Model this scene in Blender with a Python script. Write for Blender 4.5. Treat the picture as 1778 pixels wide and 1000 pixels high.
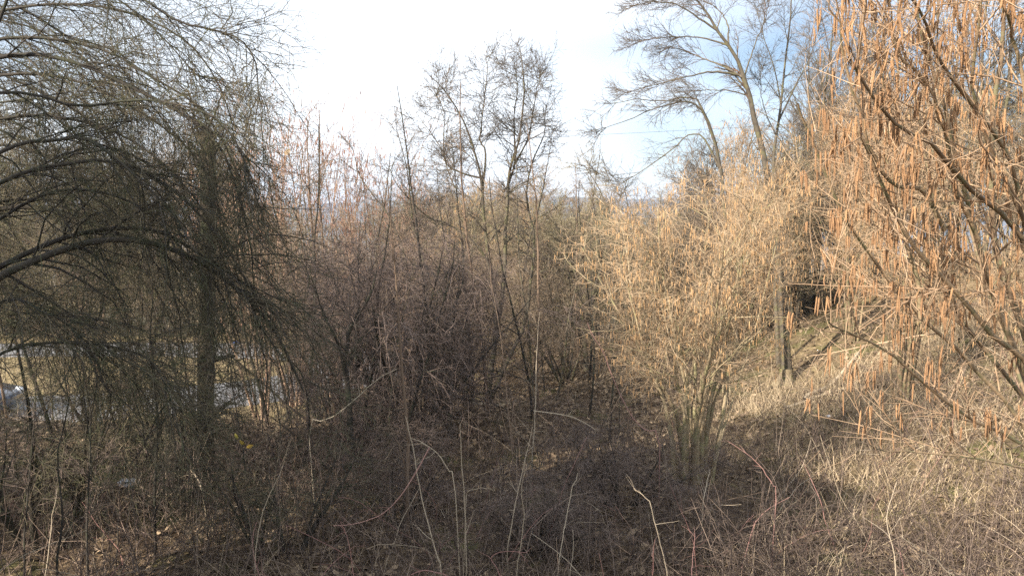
import bpy, math
import numpy as np
from mathutils import Vector

for o in list(bpy.data.objects):
    bpy.data.objects.remove(o, do_unlink=True)
SC = bpy.context.scene
COL = SC.collection
PI = math.pi

# ------------------------------------------------------------------ camera
EYE = 3.2
FPX = 1451.0                      # focal length in photograph pixels (1778 wide)
PITCH = math.atan(100.0 / FPX)
cam_d = bpy.data.cameras.new('camera')
cam = bpy.data.objects.new('camera', cam_d)
COL.objects.link(cam)
cam.location = (0, 0, EYE)
cam.rotation_euler = (PI / 2 - PITCH, 0, 0)
cam_d.sensor_fit = 'HORIZONTAL'
cam_d.angle = 2 * math.atan(889.0 / FPX)
cam_d.clip_start = 0.05
cam_d.clip_end = 12000
SC.camera = cam

# ------------------------------------------------------------------ world and sun
SUN_EL = math.radians(27)
SUN_AZ = math.radians(42)         # how far the sun stands behind the camera's left side
to_sun = Vector((-math.cos(SUN_EL) * math.cos(SUN_AZ), -math.cos(SUN_EL) * math.sin(SUN_AZ), math.sin(SUN_EL)))
world = bpy.data.worlds.new('World')
SC.world = world
world.use_nodes = True
wn, wl = world.node_tree.nodes, world.node_tree.links
wn.clear()
w_out = wn.new('ShaderNodeOutputWorld')
w_bg = wn.new('ShaderNodeBackground')
sky = wn.new('ShaderNodeTexSky')
sky.sky_type = 'NISHITA'
sky.sun_disc = False
sky.sun_elevation = SUN_EL
sky.sun_rotation = math.atan2(to_sun.x, to_sun.y)
sky.air_density = 1.0
sky.dust_density = 0.3
sky.ozone_density = 2.0
# thin high cloud over a pale winter sky
w_co = wn.new('ShaderNodeTexCoord')
w_map = wn.new('ShaderNodeMapping')
w_map.inputs['Scale'].default_value = (1.0, 1.0, 2.2)
w_map.inputs['Location'].default_value = (0.06, 0.07, 1.52)
w_no = wn.new('ShaderNodeTexNoise')
w_no.inputs['Scale'].default_value = 1.7
w_no.inputs['Detail'].default_value = 2
w_no.inputs['Roughness'].default_value = 0.5
w_rm = wn.new('ShaderNodeMapRange')
w_rm.inputs['From Min'].default_value = 0.37
w_rm.inputs['From Max'].default_value = 0.58
w_rm.inputs['To Min'].default_value = 0.0
w_rm.inputs['To Max'].default_value = 0.85
w_mix = wn.new('ShaderNodeMix')
w_mix.data_type = 'RGBA'
w_mix.inputs['B'].default_value = (13.0, 13.6, 14.2, 1)
wl.new(w_co.outputs['Generated'], w_map.inputs['Vector'])
wl.new(w_map.outputs['Vector'], w_no.inputs['Vector'])
wl.new(w_no.outputs['Fac'], w_rm.inputs['Value'])
wl.new(w_rm.outputs['Result'], w_mix.inputs['Factor'])
wl.new(sky.outputs['Color'], w_mix.inputs['A'])
wl.new(w_mix.outputs['Result'], w_bg.inputs['Color'])
w_bg.inputs['Strength'].default_value = 0.062
wl.new(w_bg.outputs['Background'], w_out.inputs['Surface'])

sun_d = bpy.data.lights.new('sun', 'SUN')
sun_d.energy = 5.0
sun_d.angle = math.radians(0.55)
sun_d.color = (1.0, 0.90, 0.77)
sun = bpy.data.objects.new('sun', sun_d)
sun.rotation_euler = to_sun.to_track_quat('Z', 'Y').to_euler()
sun.location = (-30, -25, 30)
COL.objects.link(sun)

SC.view_settings.view_transform = 'Standard'
SC.view_settings.look = 'None'
SC.view_settings.gamma = 1.0
SC.view_settings.use_curve_mapping = False
SC.view_settings.exposure = 1.22
SC.render.engine = 'CYCLES'
SC.cycles.max_bounces = 5
SC.cycles.diffuse_bounces = 3
SC.cycles.glossy_bounces = 2
SC.cycles.volume_bounces = 0
SC.cycles.use_denoising = False
SC.cycles.denoiser = 'OPENIMAGEDENOISE'
SC.cycles.denoising_input_passes = 'RGB_ALBEDO_NORMAL'
SC.cycles.use_adaptive_sampling = False
SC.render.film_transparent = False


# ------------------------------------------------------------------ small maths
def pix(x, y, d):
    """photo pixel + distance in front of the camera -> world point"""
    u = (x - 889.0) / FPX
    v = (500.0 - y) / FPX
    cp, sp = math.cos(PITCH), math.sin(PITCH)
    t = d / (cp + v * sp)
    return np.array([u * t, d, EYE + t * (-sp + v * cp)])


def norm(a):
    return a / np.maximum(np.linalg.norm(a, axis=-1, keepdims=True), 1e-9)


def sstep(a, b, x):
    t = np.clip((x - a) / (b - a), 0, 1)
    return t * t * (3 - 2 * t)


def gz(x, y):
    """height of the ground"""
    x = np.asarray(x, float)
    y = np.asarray(y, float)
    z = -2.3 * sstep(13, 22, y) * sstep(2.0, -4.5, x)
    z = z - 2.3 * sstep(25, 44, y) * (1 - sstep(2.0, -4.5, x))
    z = z - 30 * sstep(58, 400, y)
    z = z + 2.4 * sstep(3.2, 13.0, x) * (1 - sstep(26, 60, y)) * sstep(2, 9, y)
    near = np.exp(-(y / 40.0) ** 2) * (1 - 0.85 * sstep(2, -4, x) * sstep(19, 22, y))
    z = z + near * (0.10 * np.sin(x * 1.3 + 0.6 * y) + 0.09 * np.sin(0.9 * y - 0.7 * x + 1.0) + 0.05 * np.sin(2.7 * x + 2.1 * y))
    return z


def crom(ctrl, k):
    """Catmull-Rom through control points, k samples"""
    c = np.asarray(ctrl, float)
    if len(c) == 2:
        t = np.linspace(0, 1, k)[:, None]
        return c[0] * (1 - t) + c[1] * t
    c = np.vstack([2 * c[0] - c[1], c, 2 * c[-1] - c[-2]])
    n = len(c) - 3
    s = np.linspace(0, n - 1e-6, k)
    i = s.astype(int)
    t = (s - i)[:, None]
    p0, p1, p2, p3 = c[i], c[i + 1], c[i + 2], c[i + 3]
    return 0.5 * ((2 * p1) + (-p0 + p2) * t + (2 * p0 - 5 * p1 + 4 * p2 - p3) * t ** 2 + (-p0 + 3 * p1 - 3 * p2 + p3) * t ** 3)


class Buf:
    """collects quads of many tubes for ONE mesh"""
    def __init__(self):
        self.v, self.f, self.t, self.n = [], [], [], 0

    def add(self, v, f, t):
        self.v.append(v)
        self.f.append(f + self.n)
        self.t.append(t)
        self.n += len(v)
        return self

    def tubes(self, P, R, sides=3, rng=None, tint=None):
        P = np.asarray(P, float)
        R = np.asarray(R, float)
        if P.ndim == 2:
            P, R = P[None], R[None]
        N, K, _ = P.shape
        if N == 0:
            return self
        T = norm(np.gradient(P, axis=1))
        ref = np.tile(np.array([0.31, 0.17, 0.93]), (N, 1))
        mt = norm(T.mean(axis=1))
        bad = np.abs((mt * ref).sum(-1)) > 0.75
        ref[bad] = (0.94, 0.3, -0.1)
        A = norm(np.cross(T, ref[:, None, :]))
        B = np.cross(T, A)
        an = np.linspace(0, 2 * PI, sides, endpoint=False)
        V = P[:, :, None, :] + R[:, :, None, None] * (np.cos(an)[None, None, :, None] * A[:, :, None, :] + np.sin(an)[None, None, :, None] * B[:, :, None, :])
        idx = np.arange(N * K * sides).reshape(N, K, sides)
        a = idx[:, :-1, :]
        b = np.roll(idx, -1, axis=2)[:, :-1, :]
        c = np.roll(idx, -1, axis=2)[:, 1:, :]
        d = idx[:, 1:, :]
        F = np.stack([a, b, c, d], -1).reshape(-1, 4)
        if tint is None:
            tint = (rng.random(N) ** 1.3 + (rng.random(N) < 0.10) * 0.6 if rng is not None else np.full(N, 0.5))
        return self.add(V.reshape(-1, 3), F, np.repeat(tint, K * sides))

    def ribbons(self, P, W, side, tint):
        """flat strips (grass, leaves): P (N,K,3), W (N,K), side (N,3)"""
        N, K, _ = P.shape
        L = P - side[:, None, :] * W[:, :, None]
        Rr = P + side[:, None, :] * W[:, :, None]
        V = np.stack([L, Rr], 2)
        idx = np.arange(N * K * 2).reshape(N, K, 2)
        F = np.stack([idx[:, :-1, 0], idx[:, :-1, 1], idx[:, 1:, 1], idx[:, 1:, 0]], -1).reshape(-1, 4)
        return self.add(V.reshape(-1, 3), F, np.repeat(tint, K * 2))

    def mesh(self, name, mat, origin=(0, 0, 0), smooth=True):
        v = np.concatenate(self.v) - np.asarray(origin, float)
        f = np.concatenate(self.f).astype(np.int32)
        t = np.concatenate(self.t).astype(np.float32)
        me = bpy.data.meshes.new(name)
        me.vertices.add(len(v))
        me.vertices.foreach_set('co', v.astype(np.float32).ravel())
        me.loops.add(f.size)
        me.loops.foreach_set('vertex_index', f.ravel())
        me.polygons.add(len(f))
        me.polygons.foreach_set('loop_start', np.arange(0, f.size, 4, dtype=np.int32))
        me.polygons.foreach_set('loop_total', np.full(len(f), 4, dtype=np.int32))
        me.polygons.foreach_set('use_smooth', np.full(len(f), smooth, dtype=bool))
        at = me.attributes.new('tint', 'FLOAT', 'POINT')
        at.data.foreach_set('value', t)
        me.update(calc_edges=True)
        me.materials.append(mat)
        return me


def thing(name, label, cat, base, group=None):
    o = bpy.data.objects.new(name, None)
    COL.objects.link(o)
    o.empty_display_size = 0.2
    o.location = base
    o['label'] = label
    o['category'] = cat
    if group:
        o['group'] = group
    return o


def part(parent, name, buf, mat, kind=None, smooth=True, label=None):
    me = buf.mesh(name, mat, parent.location, smooth)
    o = bpy.data.objects.new(name, me)
    COL.objects.link(o)
    o.parent = parent
    if kind:
        o['kind'] = kind
    if label:
        o['label'] = label
    return o


def single(name, buf, mat, label=None, cat=None, group=None, kind=None, origin=(0, 0, 0), smooth=True):
    o = bpy.data.objects.new(name, buf.mesh(name, mat, origin, smooth))
    o.location = origin
    COL.objects.link(o)
    if label:
        o['label'] = label
    if cat:
        o['category'] = cat
    if group:
        o['group'] = group
    if kind:
        o['kind'] = kind
    return o


def copy_tree(o, parent=None):
    c = o.copy()
    COL.objects.link(c)
    c.parent = parent
    for ch in list(o.children):
        copy_tree(ch, c)
    return c


# ------------------------------------------------------------------ materials
def mat_bark(name, c1, c2, c3=None, scale=14.0, rough=0.85, bump=0.25, stretch=1.0):
    """bark: colour from each branch's own tint and from noise; c3 is lichen or moss in patches"""
    m = bpy.data.materials.new(name)
    m.use_nodes = True
    n, l = m.node_tree.nodes, m.node_tree.links
    b = n['Principled BSDF']
    b.inputs['Roughness'].default_value = rough
    b.inputs['Specular IOR Level'].default_value = 0.25
    at = n.new('ShaderNodeAttribute')
    at.attribute_name = 'tint'
    co = n.new('ShaderNodeTexCoord')
    mp = n.new('ShaderNodeMapping')
    mp.inputs['Scale'].default_value = (1, 1, stretch)
    no = n.new('ShaderNodeTexNoise')
    no.inputs['Scale'].default_value = scale
    no.inputs['Detail'].default_value = 4
    l.new(co.outputs['Object'], mp.inputs['Vector'])
    l.new(mp.outputs['Vector'], no.inputs['Vector'])
    ad = n.new('ShaderNodeMath')
    ad.operation = 'MULTIPLY_ADD'
    ad.inputs[1].default_value = 0.65
    if name == 'catkin':                       # single catkins differ in colour
        oi = n.new('ShaderNodeObjectInfo')
        av = n.new('ShaderNodeMath')
        av.operation = 'MULTIPLY_ADD'
        av.inputs[1].default_value = 0.9
        l.new(oi.outputs['Random'], av.inputs[0])
        hv2 = n.new('ShaderNodeMath')
        hv2.operation = 'MULTIPLY'
        hv2.inputs[1].default_value = 0.45
        l.new(at.outputs['Fac'], hv2.inputs[0])
        l.new(hv2.outputs[0], av.inputs[2])
        l.new(av.outputs[0], ad.inputs[0])
    else:
        l.new(at.outputs['Fac'], ad.inputs[0])
    sc = n.new('ShaderNodeMath')
    sc.operation = 'MULTIPLY_ADD'
    sc.inputs[1].default_value = 1.2
    sc.inputs[2].default_value = -0.42
    l.new(no.outputs['Fac'], sc.inputs[0])
    l.new(sc.outputs[0], ad.inputs[2])
    mx = n.new('ShaderNodeMix')
    mx.data_type = 'RGBA'
    mx.clamp_factor = True
    mx.inputs['A'].default_value = (*c1, 1)
    mx.inputs['B'].default_value = (*c2, 1)
    l.new(ad.outputs[0], mx.inputs['Factor'])
    out = mx.outputs['Result']
    if c3:
        n2 = n.new('ShaderNodeTexNoise')
        n2.inputs['Scale'].default_value = scale * 0.45
        n2.inputs['Detail'].default_value = 3
        l.new(co.outputs['Object'], n2.inputs['Vector'])
        mr = n.new('ShaderNodeMapRange')
        mr.inputs['From Min'].default_value = 0.5
        mr.inputs['From Max'].default_value = 0.62
        l.new(n2.outputs['Fac'], mr.inputs['Value'])
        m2 = n.new('ShaderNodeMix')
        m2.data_type = 'RGBA'
        m2.inputs['B'].default_value = (*c3, 1)
        l.new(out, m2.inputs['A'])
        l.new(mr.outputs['Result'], m2.inputs['Factor'])
        out = m2.outputs['Result']
    l.new(out, b.inputs['Base Color'])
    if bump:
        bp = n.new('ShaderNodeBump')
        bp.inputs['Strength'].default_value = bump
        bp.inputs['Distance'].default_value = 0.01
        n3 = n.new('ShaderNodeTexNoise')
        n3.inputs['Scale'].default_value = scale * 5
        n3.inputs['Detail'].default_value = 3
        l.new(mp.outputs['Vector'], n3.inputs['Vector'])
        l.new(n3.outputs['Fac'], bp.inputs['Height'])
        l.new(bp.outputs['Normal'], b.inputs['Normal'])
    return m


M = {}
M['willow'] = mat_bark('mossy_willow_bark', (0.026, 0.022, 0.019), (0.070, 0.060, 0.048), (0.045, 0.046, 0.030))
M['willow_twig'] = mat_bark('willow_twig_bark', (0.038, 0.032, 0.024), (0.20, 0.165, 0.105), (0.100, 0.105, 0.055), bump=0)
M['hazel'] = mat_bark('hazel_bark', (0.18, 0.135, 0.085), (0.48, 0.385, 0.245), (0.27, 0.24, 0.13))
M['hazel_twig'] = mat_bark('hazel_twig_bark', (0.19, 0.130, 0.080), (0.55, 0.41, 0.265), bump=0)
M['near_hazel'] = mat_bark('young_hazel_bark', (0.12, 0.080, 0.050), (0.36, 0.26, 0.16), (0.16, 0.145, 0.08), scale=30)
M['near_hazel_twig'] = mat_bark('young_hazel_twig_bark', (0.22, 0.14, 0.085), (0.52, 0.37, 0.24), bump=0)
M['far_hazel_twig'] = mat_bark('far_hazel_twig_bark', (0.19, 0.115, 0.085), (0.42, 0.29, 0.20), bump=0)
M['grey'] = mat_bark('grey_tree_bark', (0.055, 0.046, 0.036), (0.16, 0.135, 0.10), (0.12, 0.11, 0.06))
M['grey_twig'] = mat_bark('grey_twig_bark', (0.065, 0.054, 0.046), (0.20, 0.165, 0.13), bump=0)
M['olive_twig'] = mat_bark('olive_twig_bark', (0.15, 0.130, 0.080), (0.38, 0.32, 0.20), bump=0)
M['brown_twig'] = mat_bark('brown_twig_bark', (0.11, 0.080, 0.058), (0.38, 0.29, 0.20), bump=0)
M['vine_twig'] = mat_bark('old_vine_bark', (0.055, 0.042, 0.040), (0.30, 0.225, 0.185), bump=0)
M['bramble'] = mat_bark('bramble_stems', (0.040, 0.027, 0.027), (0.33, 0.25, 0.19), bump=0)
M['cane_pale'] = mat_bark('dry_cane', (0.34, 0.27, 0.19), (0.56, 0.47, 0.35), scale=40, bump=0.1)
M['cane_pink'] = mat_bark('red_bramble_cane', (0.26, 0.13, 0.115), (0.42, 0.25, 0.21), scale=40, bump=0.1)
M['cane_brown'] = mat_bark('brown_sapling_bark', (0.11, 0.075, 0.05), (0.24, 0.17, 0.12), scale=30, bump=0.1)
M['trunk'] = mat_bark('rough_trunk_bark', (0.06, 0.040, 0.028), (0.22, 0.135, 0.090), (0.14, 0.115, 0.07), scale=10, bump=0.8, stretch=0.25)
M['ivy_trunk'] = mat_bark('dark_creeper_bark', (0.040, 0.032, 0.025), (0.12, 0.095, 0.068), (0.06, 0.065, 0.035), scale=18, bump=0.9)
M['catkin'] = mat_bark('catkin', (0.20, 0.105, 0.058), (0.52, 0.31, 0.16), scale=160, rough=0.8, bump=0.7)
M['catkin_mid'] = mat_bark('catkin_small', (0.28, 0.170, 0.085), (0.54, 0.34, 0.17), scale=30, bump=0)
M['catkin_far'] = mat_bark('catkin_reddish', (0.26, 0.12, 0.085), (0.46, 0.26, 0.18), scale=30, bump=0)
M['grass'] = mat_bark('dead_grass', (0.20, 0.145, 0.09), (0.56, 0.45, 0.30), scale=2.0, rough=0.7, bump=0)
M['litter'] = mat_bark('dead_leaves', (0.10, 0.068, 0.045), (0.42, 0.31, 0.20), scale=6.0, bump=0)
M['log'] = mat_bark('weathered_wood', (0.32, 0.25, 0.17), (0.52, 0.43, 0.31), scale=25, bump=0.5)
M['leaf'] = mat_bark('lingering_leaf', (0.12, 0.13, 0.03), (0.30, 0.20, 0.04), scale=30, bump=0)


def mat_plain(name, col, rough=0.5, metal=0.0, coat=0.0, noise=0.0):
    m = bpy.data.materials.new(name)
    m.use_nodes = True
    n, l = m.node_tree.nodes, m.node_tree.links
    b = n['Principled BSDF']
    b.inputs['Roughness'].default_value = rough
    b.inputs['Metallic'].default_value = metal
    b.inputs['Coat Weight'].default_value = coat
    co = n.new('ShaderNodeTexCoord')
    no = n.new('ShaderNodeTexNoise')
    no.inputs['Scale'].default_value = 9
    no.inputs['Detail'].default_value = 6
    l.new(co.outputs['Object'], no.inputs['Vector'])
    mx = n.new('ShaderNodeMix')
    mx.data_type = 'RGBA'
    mx.inputs['A'].default_value = (*[c * (1 - noise) for c in col], 1)
    mx.inputs['B'].default_value = (*[min(1, c * (1 + noise)) for c in col], 1)
    l.new(no.outputs['Fac'], mx.inputs['Factor'])
    l.new(mx.outputs['Result'], b.inputs['Base Color'])
    return m


def mat_ground():
    m = bpy.data.materials.new('leaf_littered_earth')
    m.use_nodes = True
    n, l = m.node_tree.nodes, m.node_tree.links
    b = n['Principled BSDF']
    b.inputs['Roughness'].default_value = 0.95
    b.inputs['Specular IOR Level'].default_value = 0.1
    co = n.new('ShaderNodeTexCoord')

    def noise(s, d=6, r=0.6):
        k = n.new('ShaderNodeTexNoise')
        k.inputs['Scale'].default_value = s
        k.inputs['Detail'].default_value = d
        k.inputs['Roughness'].default_value = r
        l.new(co.outputs['Object'], k.inputs['Vector'])
        return k

    def ramp(src, stops):
        r = n.new('ShaderNodeValToRGB')
        e = r.color_ramp.elements
        while len(e) < len(stops):
            e.new(0.5)
        for k, (p, c) in enumerate(stops):
            e[k].position = p
            e[k].color = (*c, 1)
        l.new(src, r.inputs['Fac'])
        return r

    def mix(fac, a, bb):
        x = n.new('ShaderNodeMix')
        x.data_type = 'RGBA'
        l.new(fac, x.inputs['Factor'])
        l.new(a, x.inputs['A'])
        l.new(bb, x.inputs['B'])
        return x.outputs['Result']
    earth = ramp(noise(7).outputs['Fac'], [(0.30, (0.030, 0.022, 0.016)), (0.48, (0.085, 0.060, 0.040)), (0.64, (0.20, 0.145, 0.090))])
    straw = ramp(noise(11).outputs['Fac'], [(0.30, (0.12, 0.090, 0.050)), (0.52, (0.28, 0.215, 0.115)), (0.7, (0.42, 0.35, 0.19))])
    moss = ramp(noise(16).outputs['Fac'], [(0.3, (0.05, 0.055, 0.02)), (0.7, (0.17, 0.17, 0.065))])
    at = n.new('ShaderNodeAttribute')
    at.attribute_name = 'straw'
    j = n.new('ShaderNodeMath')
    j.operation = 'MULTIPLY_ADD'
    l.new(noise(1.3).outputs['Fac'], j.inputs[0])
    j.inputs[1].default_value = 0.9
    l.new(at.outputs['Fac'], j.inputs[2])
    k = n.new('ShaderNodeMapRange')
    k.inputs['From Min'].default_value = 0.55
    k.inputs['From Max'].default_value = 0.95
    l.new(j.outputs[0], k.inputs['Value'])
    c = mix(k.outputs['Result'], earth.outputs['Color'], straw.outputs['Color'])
    k2 = n.new('ShaderNodeMapRange')
    k2.inputs['From Min'].default_value = 0.56
    k2.inputs['From Max'].default_value = 0.68
    l.new(noise(0.8).outputs['Fac'], k2.inputs['Value'])
    c = mix(k2.outputs['Result'], c, moss.outputs['Color'])
    l.new(c, b.inputs['Base Color'])
    bp = n.new('ShaderNodeBump')
    bp.inputs['Strength'].default_value = 0.7
    bp.inputs['Distance'].default_value = 0.06
    l.new(noise(22, 5).outputs['Fac'], bp.inputs['Height'])
    l.new(bp.outputs['Normal'], b.inputs['Normal'])
    return m


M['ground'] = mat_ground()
M['asphalt'] = mat_plain('worn_asphalt', (0.17, 0.17, 0.175), 0.8, noise=0.35)
M['hill'] = mat_bark('wooded_hill', (0.045, 0.042, 0.035), (0.14, 0.12, 0.085), (0.09, 0.12, 0.05), scale=0.012, bump=0)
M['cable'] = mat_plain('black_cable', (0.03, 0.03, 0.035), 0.6)

# ------------------------------------------------------------------ ground, road, hill
ys = np.concatenate([np.arange(-16, 60, 0.65), 60 + (np.geomspace(1, 4741, 54) - 1)])
us = np.concatenate([-np.geomspace(30, 6400, 34)[::-1][:-1], np.arange(-30, 30.01, 0.6), np.geomspace(30, 6400, 34)[1:]])
gx, gy = np.meshgrid(us, ys)
gzv = gz(gx, gy)
gv = np.stack([gx, gy, gzv], -1).reshape(-1, 3)
gi = np.arange(gv.shape[0]).reshape(gx.shape)
gf = np.stack([gi[:-1, :-1], gi[:-1, 1:], gi[1:, 1:], gi[1:, :-1]], -1).reshape(-1, 4)
gb = Buf().add(gv, gf, np.full(len(gv), 0.5))
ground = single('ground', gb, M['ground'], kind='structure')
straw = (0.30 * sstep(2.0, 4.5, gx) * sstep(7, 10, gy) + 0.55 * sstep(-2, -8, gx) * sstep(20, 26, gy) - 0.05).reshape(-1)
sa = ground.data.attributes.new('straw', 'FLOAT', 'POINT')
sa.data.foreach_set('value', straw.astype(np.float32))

ROAD = crom([(-60, 19.5), (-34, 23), (-22, 24.6), (-14, 25.6), (-8.6, 28.6), (-6.1, 32.2), (-7.2, 36.0), (-12, 38.0), (-20, 38.4), (-40, 37)], 120)
rt = norm(np.gradient(ROAD, axis=0))
rn = np.stack([-rt[:, 1], rt[:, 0]], -1)
offs = np.array([-2.25, -2.1, 0.0, 2.1, 2.25])
rx = ROAD[:, None, 0] + rn[:, None, 0] * offs[None]
ry = ROAD[:, None, 1] + rn[:, None, 1] * offs[None]
rz = gz(rx, ry)
rz = np.maximum(rz, rz.mean(axis=1, keepdims=True)) + np.array([-0.06, 0.03, 0.07, 0.03, -0.06])[None]
rv = np.stack([rx, ry, rz], -1).reshape(-1, 3)
ri = np.arange(len(rv)).reshape(rx.shape)
rf = np.stack([ri[:-1, :-1], ri[:-1, 1:], ri[1:, 1:], ri[1:, :-1]], -1).reshape(-1, 4)
rb = Buf().add(rv, rf, np.full(len(rv), 0.5))
road = single('road', rb, M['asphalt'], kind='structure')
road['label'] = 'grey asphalt lane bending behind the bare shrubs'

hx = np.linspace(-6200, 6200, 420)
hy = np.linspace(2350, 4650, 34)
HX, HY = np.meshgrid(hx, hy)
prof = sstep(2350, 3450, HY) * (1 - 0.35 * sstep(3600, 4650, HY))
ridge = 148 + 14 * np.sin(HX / 900 + 0.4) + 7 * np.sin(HX / 310 + 1.7) + 3.5 * np.sin(HX / 123)
HZ = -31 + prof * (ridge + 5) + 1.2 * np.sin(HX / 23 + HY / 31) * prof + np.random.default_rng(5).normal(0, 0.8, HX.shape) * prof
hv = np.stack([HX, HY, HZ], -1).reshape(-1, 3)
hi = np.arange(len(hv)).reshape(HX.shape)
hf = np.stack([hi[:-1, :-1], hi[:-1, 1:], hi[1:, 1:], hi[1:, :-1]], -1).reshape(-1, 4)
hill = single('hill', Buf().add(hv, hf, np.random.default_rng(6).random(len(hv))), M['hill'], kind='structure')


# unseen building added beside the camera, sized so its shadow covers the foreground
SH = np.array([to_sun.x, to_sun.y]) / math.hypot(to_sun.x, to_sun.y)
SN = np.array([-SH[1], SH[0]])            # along the front wall, to the right when looking from the sun


def hp(a_, n_, z_):
    q = SH * a_ + SN * n_
    return (q[0], q[1], z_)


M['render_wall'] = mat_plain('cream_render', (0.62, 0.57, 0.47), 0.9, noise=0.08)
M['roof_tile'] = mat_plain('clay_tiles', (0.28, 0.11, 0.07), 0.8, noise=0.3)
M['pane'] = mat_plain('window_glass', (0.03, 0.035, 0.04), 0.06)
M['frame'] = mat_plain('white_frame', (0.75, 0.75, 0.73), 0.5)


def hexa(a0, a1, n0, n1, z0, z1):
    v = np.array([hp(a_, n_, z_) for z_ in (z0, z1) for n_ in (n0, n1) for a_ in (a0, a1)])
    f = np.array([[0, 2, 3, 1], [4, 5, 7, 6], [0, 1, 5, 4], [2, 6, 7, 3], [0, 4, 6, 2], [1, 3, 7, 5]])
    return Buf().add(v, f, np.full(8, 0.5))


HN0, HN1, HA0, HA1, HE = -7.6, -4.6, 3.6, 10.6, 6.55
sgn = 1.0 if SN[0] > 0 else -1.0
HN0, HN1 = sorted((HN0 * sgn, HN1 * sgn))
shade_house = thing('shade_house', 'unseen cream rendered building with a clay tile roof, added to shade the foreground', 'shade_house', hp(HA0, (HN0 + HN1) / 2, 0.0))
part(shade_house, 'wall', hexa(HA0, HA1, HN0, HN1, -0.5, HE), M['render_wall'], smooth=False)
am, rz_ = (HA0 + HA1) / 2, HE + 1.75
for (e0, e1) in ((HA0 - 0.5, am), (HA1 + 0.5, am)):
    v = np.array([hp(e0, HN0 - 0.3, HE - 0.12), hp(e0, HN1 + 0.3, HE - 0.12), hp(e1, HN1 + 0.3, rz_), hp(e1, HN0 - 0.3, rz_),
                  hp(e0, HN0 - 0.3, HE + 0.06), hp(e0, HN1 + 0.3, HE + 0.06), hp(e1, HN1 + 0.3, rz_ + 0.18), hp(e1, HN0 - 0.3, rz_ + 0.18)])
    part(shade_house, 'roof', Buf().add(v, np.array([[0, 3, 2, 1], [4, 5, 6, 7], [0, 1, 5, 4], [2, 3, 7, 6], [1, 2, 6, 5], [0, 4, 7, 3]]), np.full(8, 0.5)), M['roof_tile'], smooth=False)
for n_ in (HN0, HN1):                       # gables
    v = np.array([hp(HA0, n_, HE - 0.002), hp(HA1, n_, HE - 0.002), hp(am + 0.02, n_, rz_ - 0.02), hp(am - 0.02, n_, rz_ - 0.02)])
    part(shade_house, 'gable', Buf().add(v, np.array([[0, 1, 2, 3]]), np.full(4, 0.5)), M['render_wall'], smooth=False)
for n_ in np.linspace(HN0 + 1.2, HN1 - 1.2, 3):
    for z_ in (1.0, 4.0):
        wf = part(shade_house, 'window', hexa(HA0 - 0.03, HA0 + 0.02, n_ - 0.55, n_ + 0.55, z_, z_ + 1.4), M['frame'], smooth=False)
        for q in (-0.26, 0.26):
            me = hexa(HA0 - 0.036, HA0 - 0.026, n_ + q - 0.22, n_ + q + 0.22, z_ + 0.07, z_ + 1.33).mesh('pane', M['pane'], shade_house.location, False)
            po = bpy.data.objects.new('pane', me)
            COL.objects.link(po)
            po.parent = wf


# ------------------------------------------------------------------ growing branches
def shoots(rng, p0, d0, L, K, trop=(0, 0, 0), wander=0.08):
    """N curved shoots from p0 along d0"""
    N = len(p0)
    P = np.empty((N, K, 3))
    P[:, 0] = p0
    d = norm(d0)
    st = (L / (K - 1))[:, None]
    tr = np.asarray(trop, float)
    for k in range(1, K):
        d = norm(d + tr * st + rng.normal(0, wander, (N, 3)))
        P[:, k] = P[:, k - 1] + d * st
    return P


def spawn(rng, P, R, n, t=(0.15, 1.0), ang=(48, 14), L=(0.4, 0.9), fall=0.45, K=5, trop=(0, 0, 0), wander=0.10,
          rf=0.6, rcap=1.0, rmin=0.0012, tip=0.35, bias=None, pick=None):
    """n children on every parent curve (or n in all, shared out by length, with pick='len')"""
    N, KP, _ = P.shape
    if pick == 'len':
        ln = np.linalg.norm(np.diff(P, axis=1), axis=-1).sum(1)
        idx = rng.choice(N, size=n, p=ln / ln.sum())
    else:
        idx = np.repeat(np.arange(N), n)
    m = len(idx)
    tt = rng.uniform(t[0], t[1], m)
    s = tt * (KP - 1)
    i = np.minimum(s.astype(int), KP - 2)
    w = (s - i)[:, None]
    p0 = P[idx, i] * (1 - w) + P[idx, i + 1] * w
    tan = norm(P[idx, i + 1] - P[idx, i])
    r = R[idx, i] * (1 - w[:, 0]) + R[idx, i + 1] * w[:, 0]
    rnd = rng.normal(size=(m, 3))
    if bias is not None:
        rnd = rnd + np.asarray(bias, float)
    perp = norm(rnd - tan * (rnd * tan).sum(-1, keepdims=True))
    a = np.radians(rng.normal(ang[0], ang[1], m))[:, None]
    d0 = np.cos(a) * tan + np.sin(a) * perp
    ln = rng.uniform(L[0], L[1], m) * (1 - fall * tt)
    Q = shoots(rng, p0, d0, ln, K, trop, wander)
    r0 = np.clip(r * rf, rmin, rcap) * rng.uniform(0.75, 1.1, m)
    u = np.linspace(0, 1, K)[None]
    return Q, r0[:, None] * (1 - u * (1 - tip))


def catkins(rng, buf, pos, L=(0.035, 0.06), r=0.0035, sides=4, tilt=0.08):
    m = len(pos)
    ln = rng.uniform(L[0], L[1], m)
    d = norm(np.stack([rng.normal(0, tilt, m), rng.normal(0, tilt, m), -np.ones(m)], -1))
    u = np.array([0.0, 0.12, 0.75, 1.0])
    pr = np.array([0.35, 1.0, 0.95, 0.3])
    P = pos[:, None, :] + d[:, None, :] * (ln[:, None] * u[None])[:, :, None]
    R = (r * rng.uniform(0.8, 1.2, m))[:, None] * pr[None]
    return buf.tubes(P, R, sides, rng)


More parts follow.
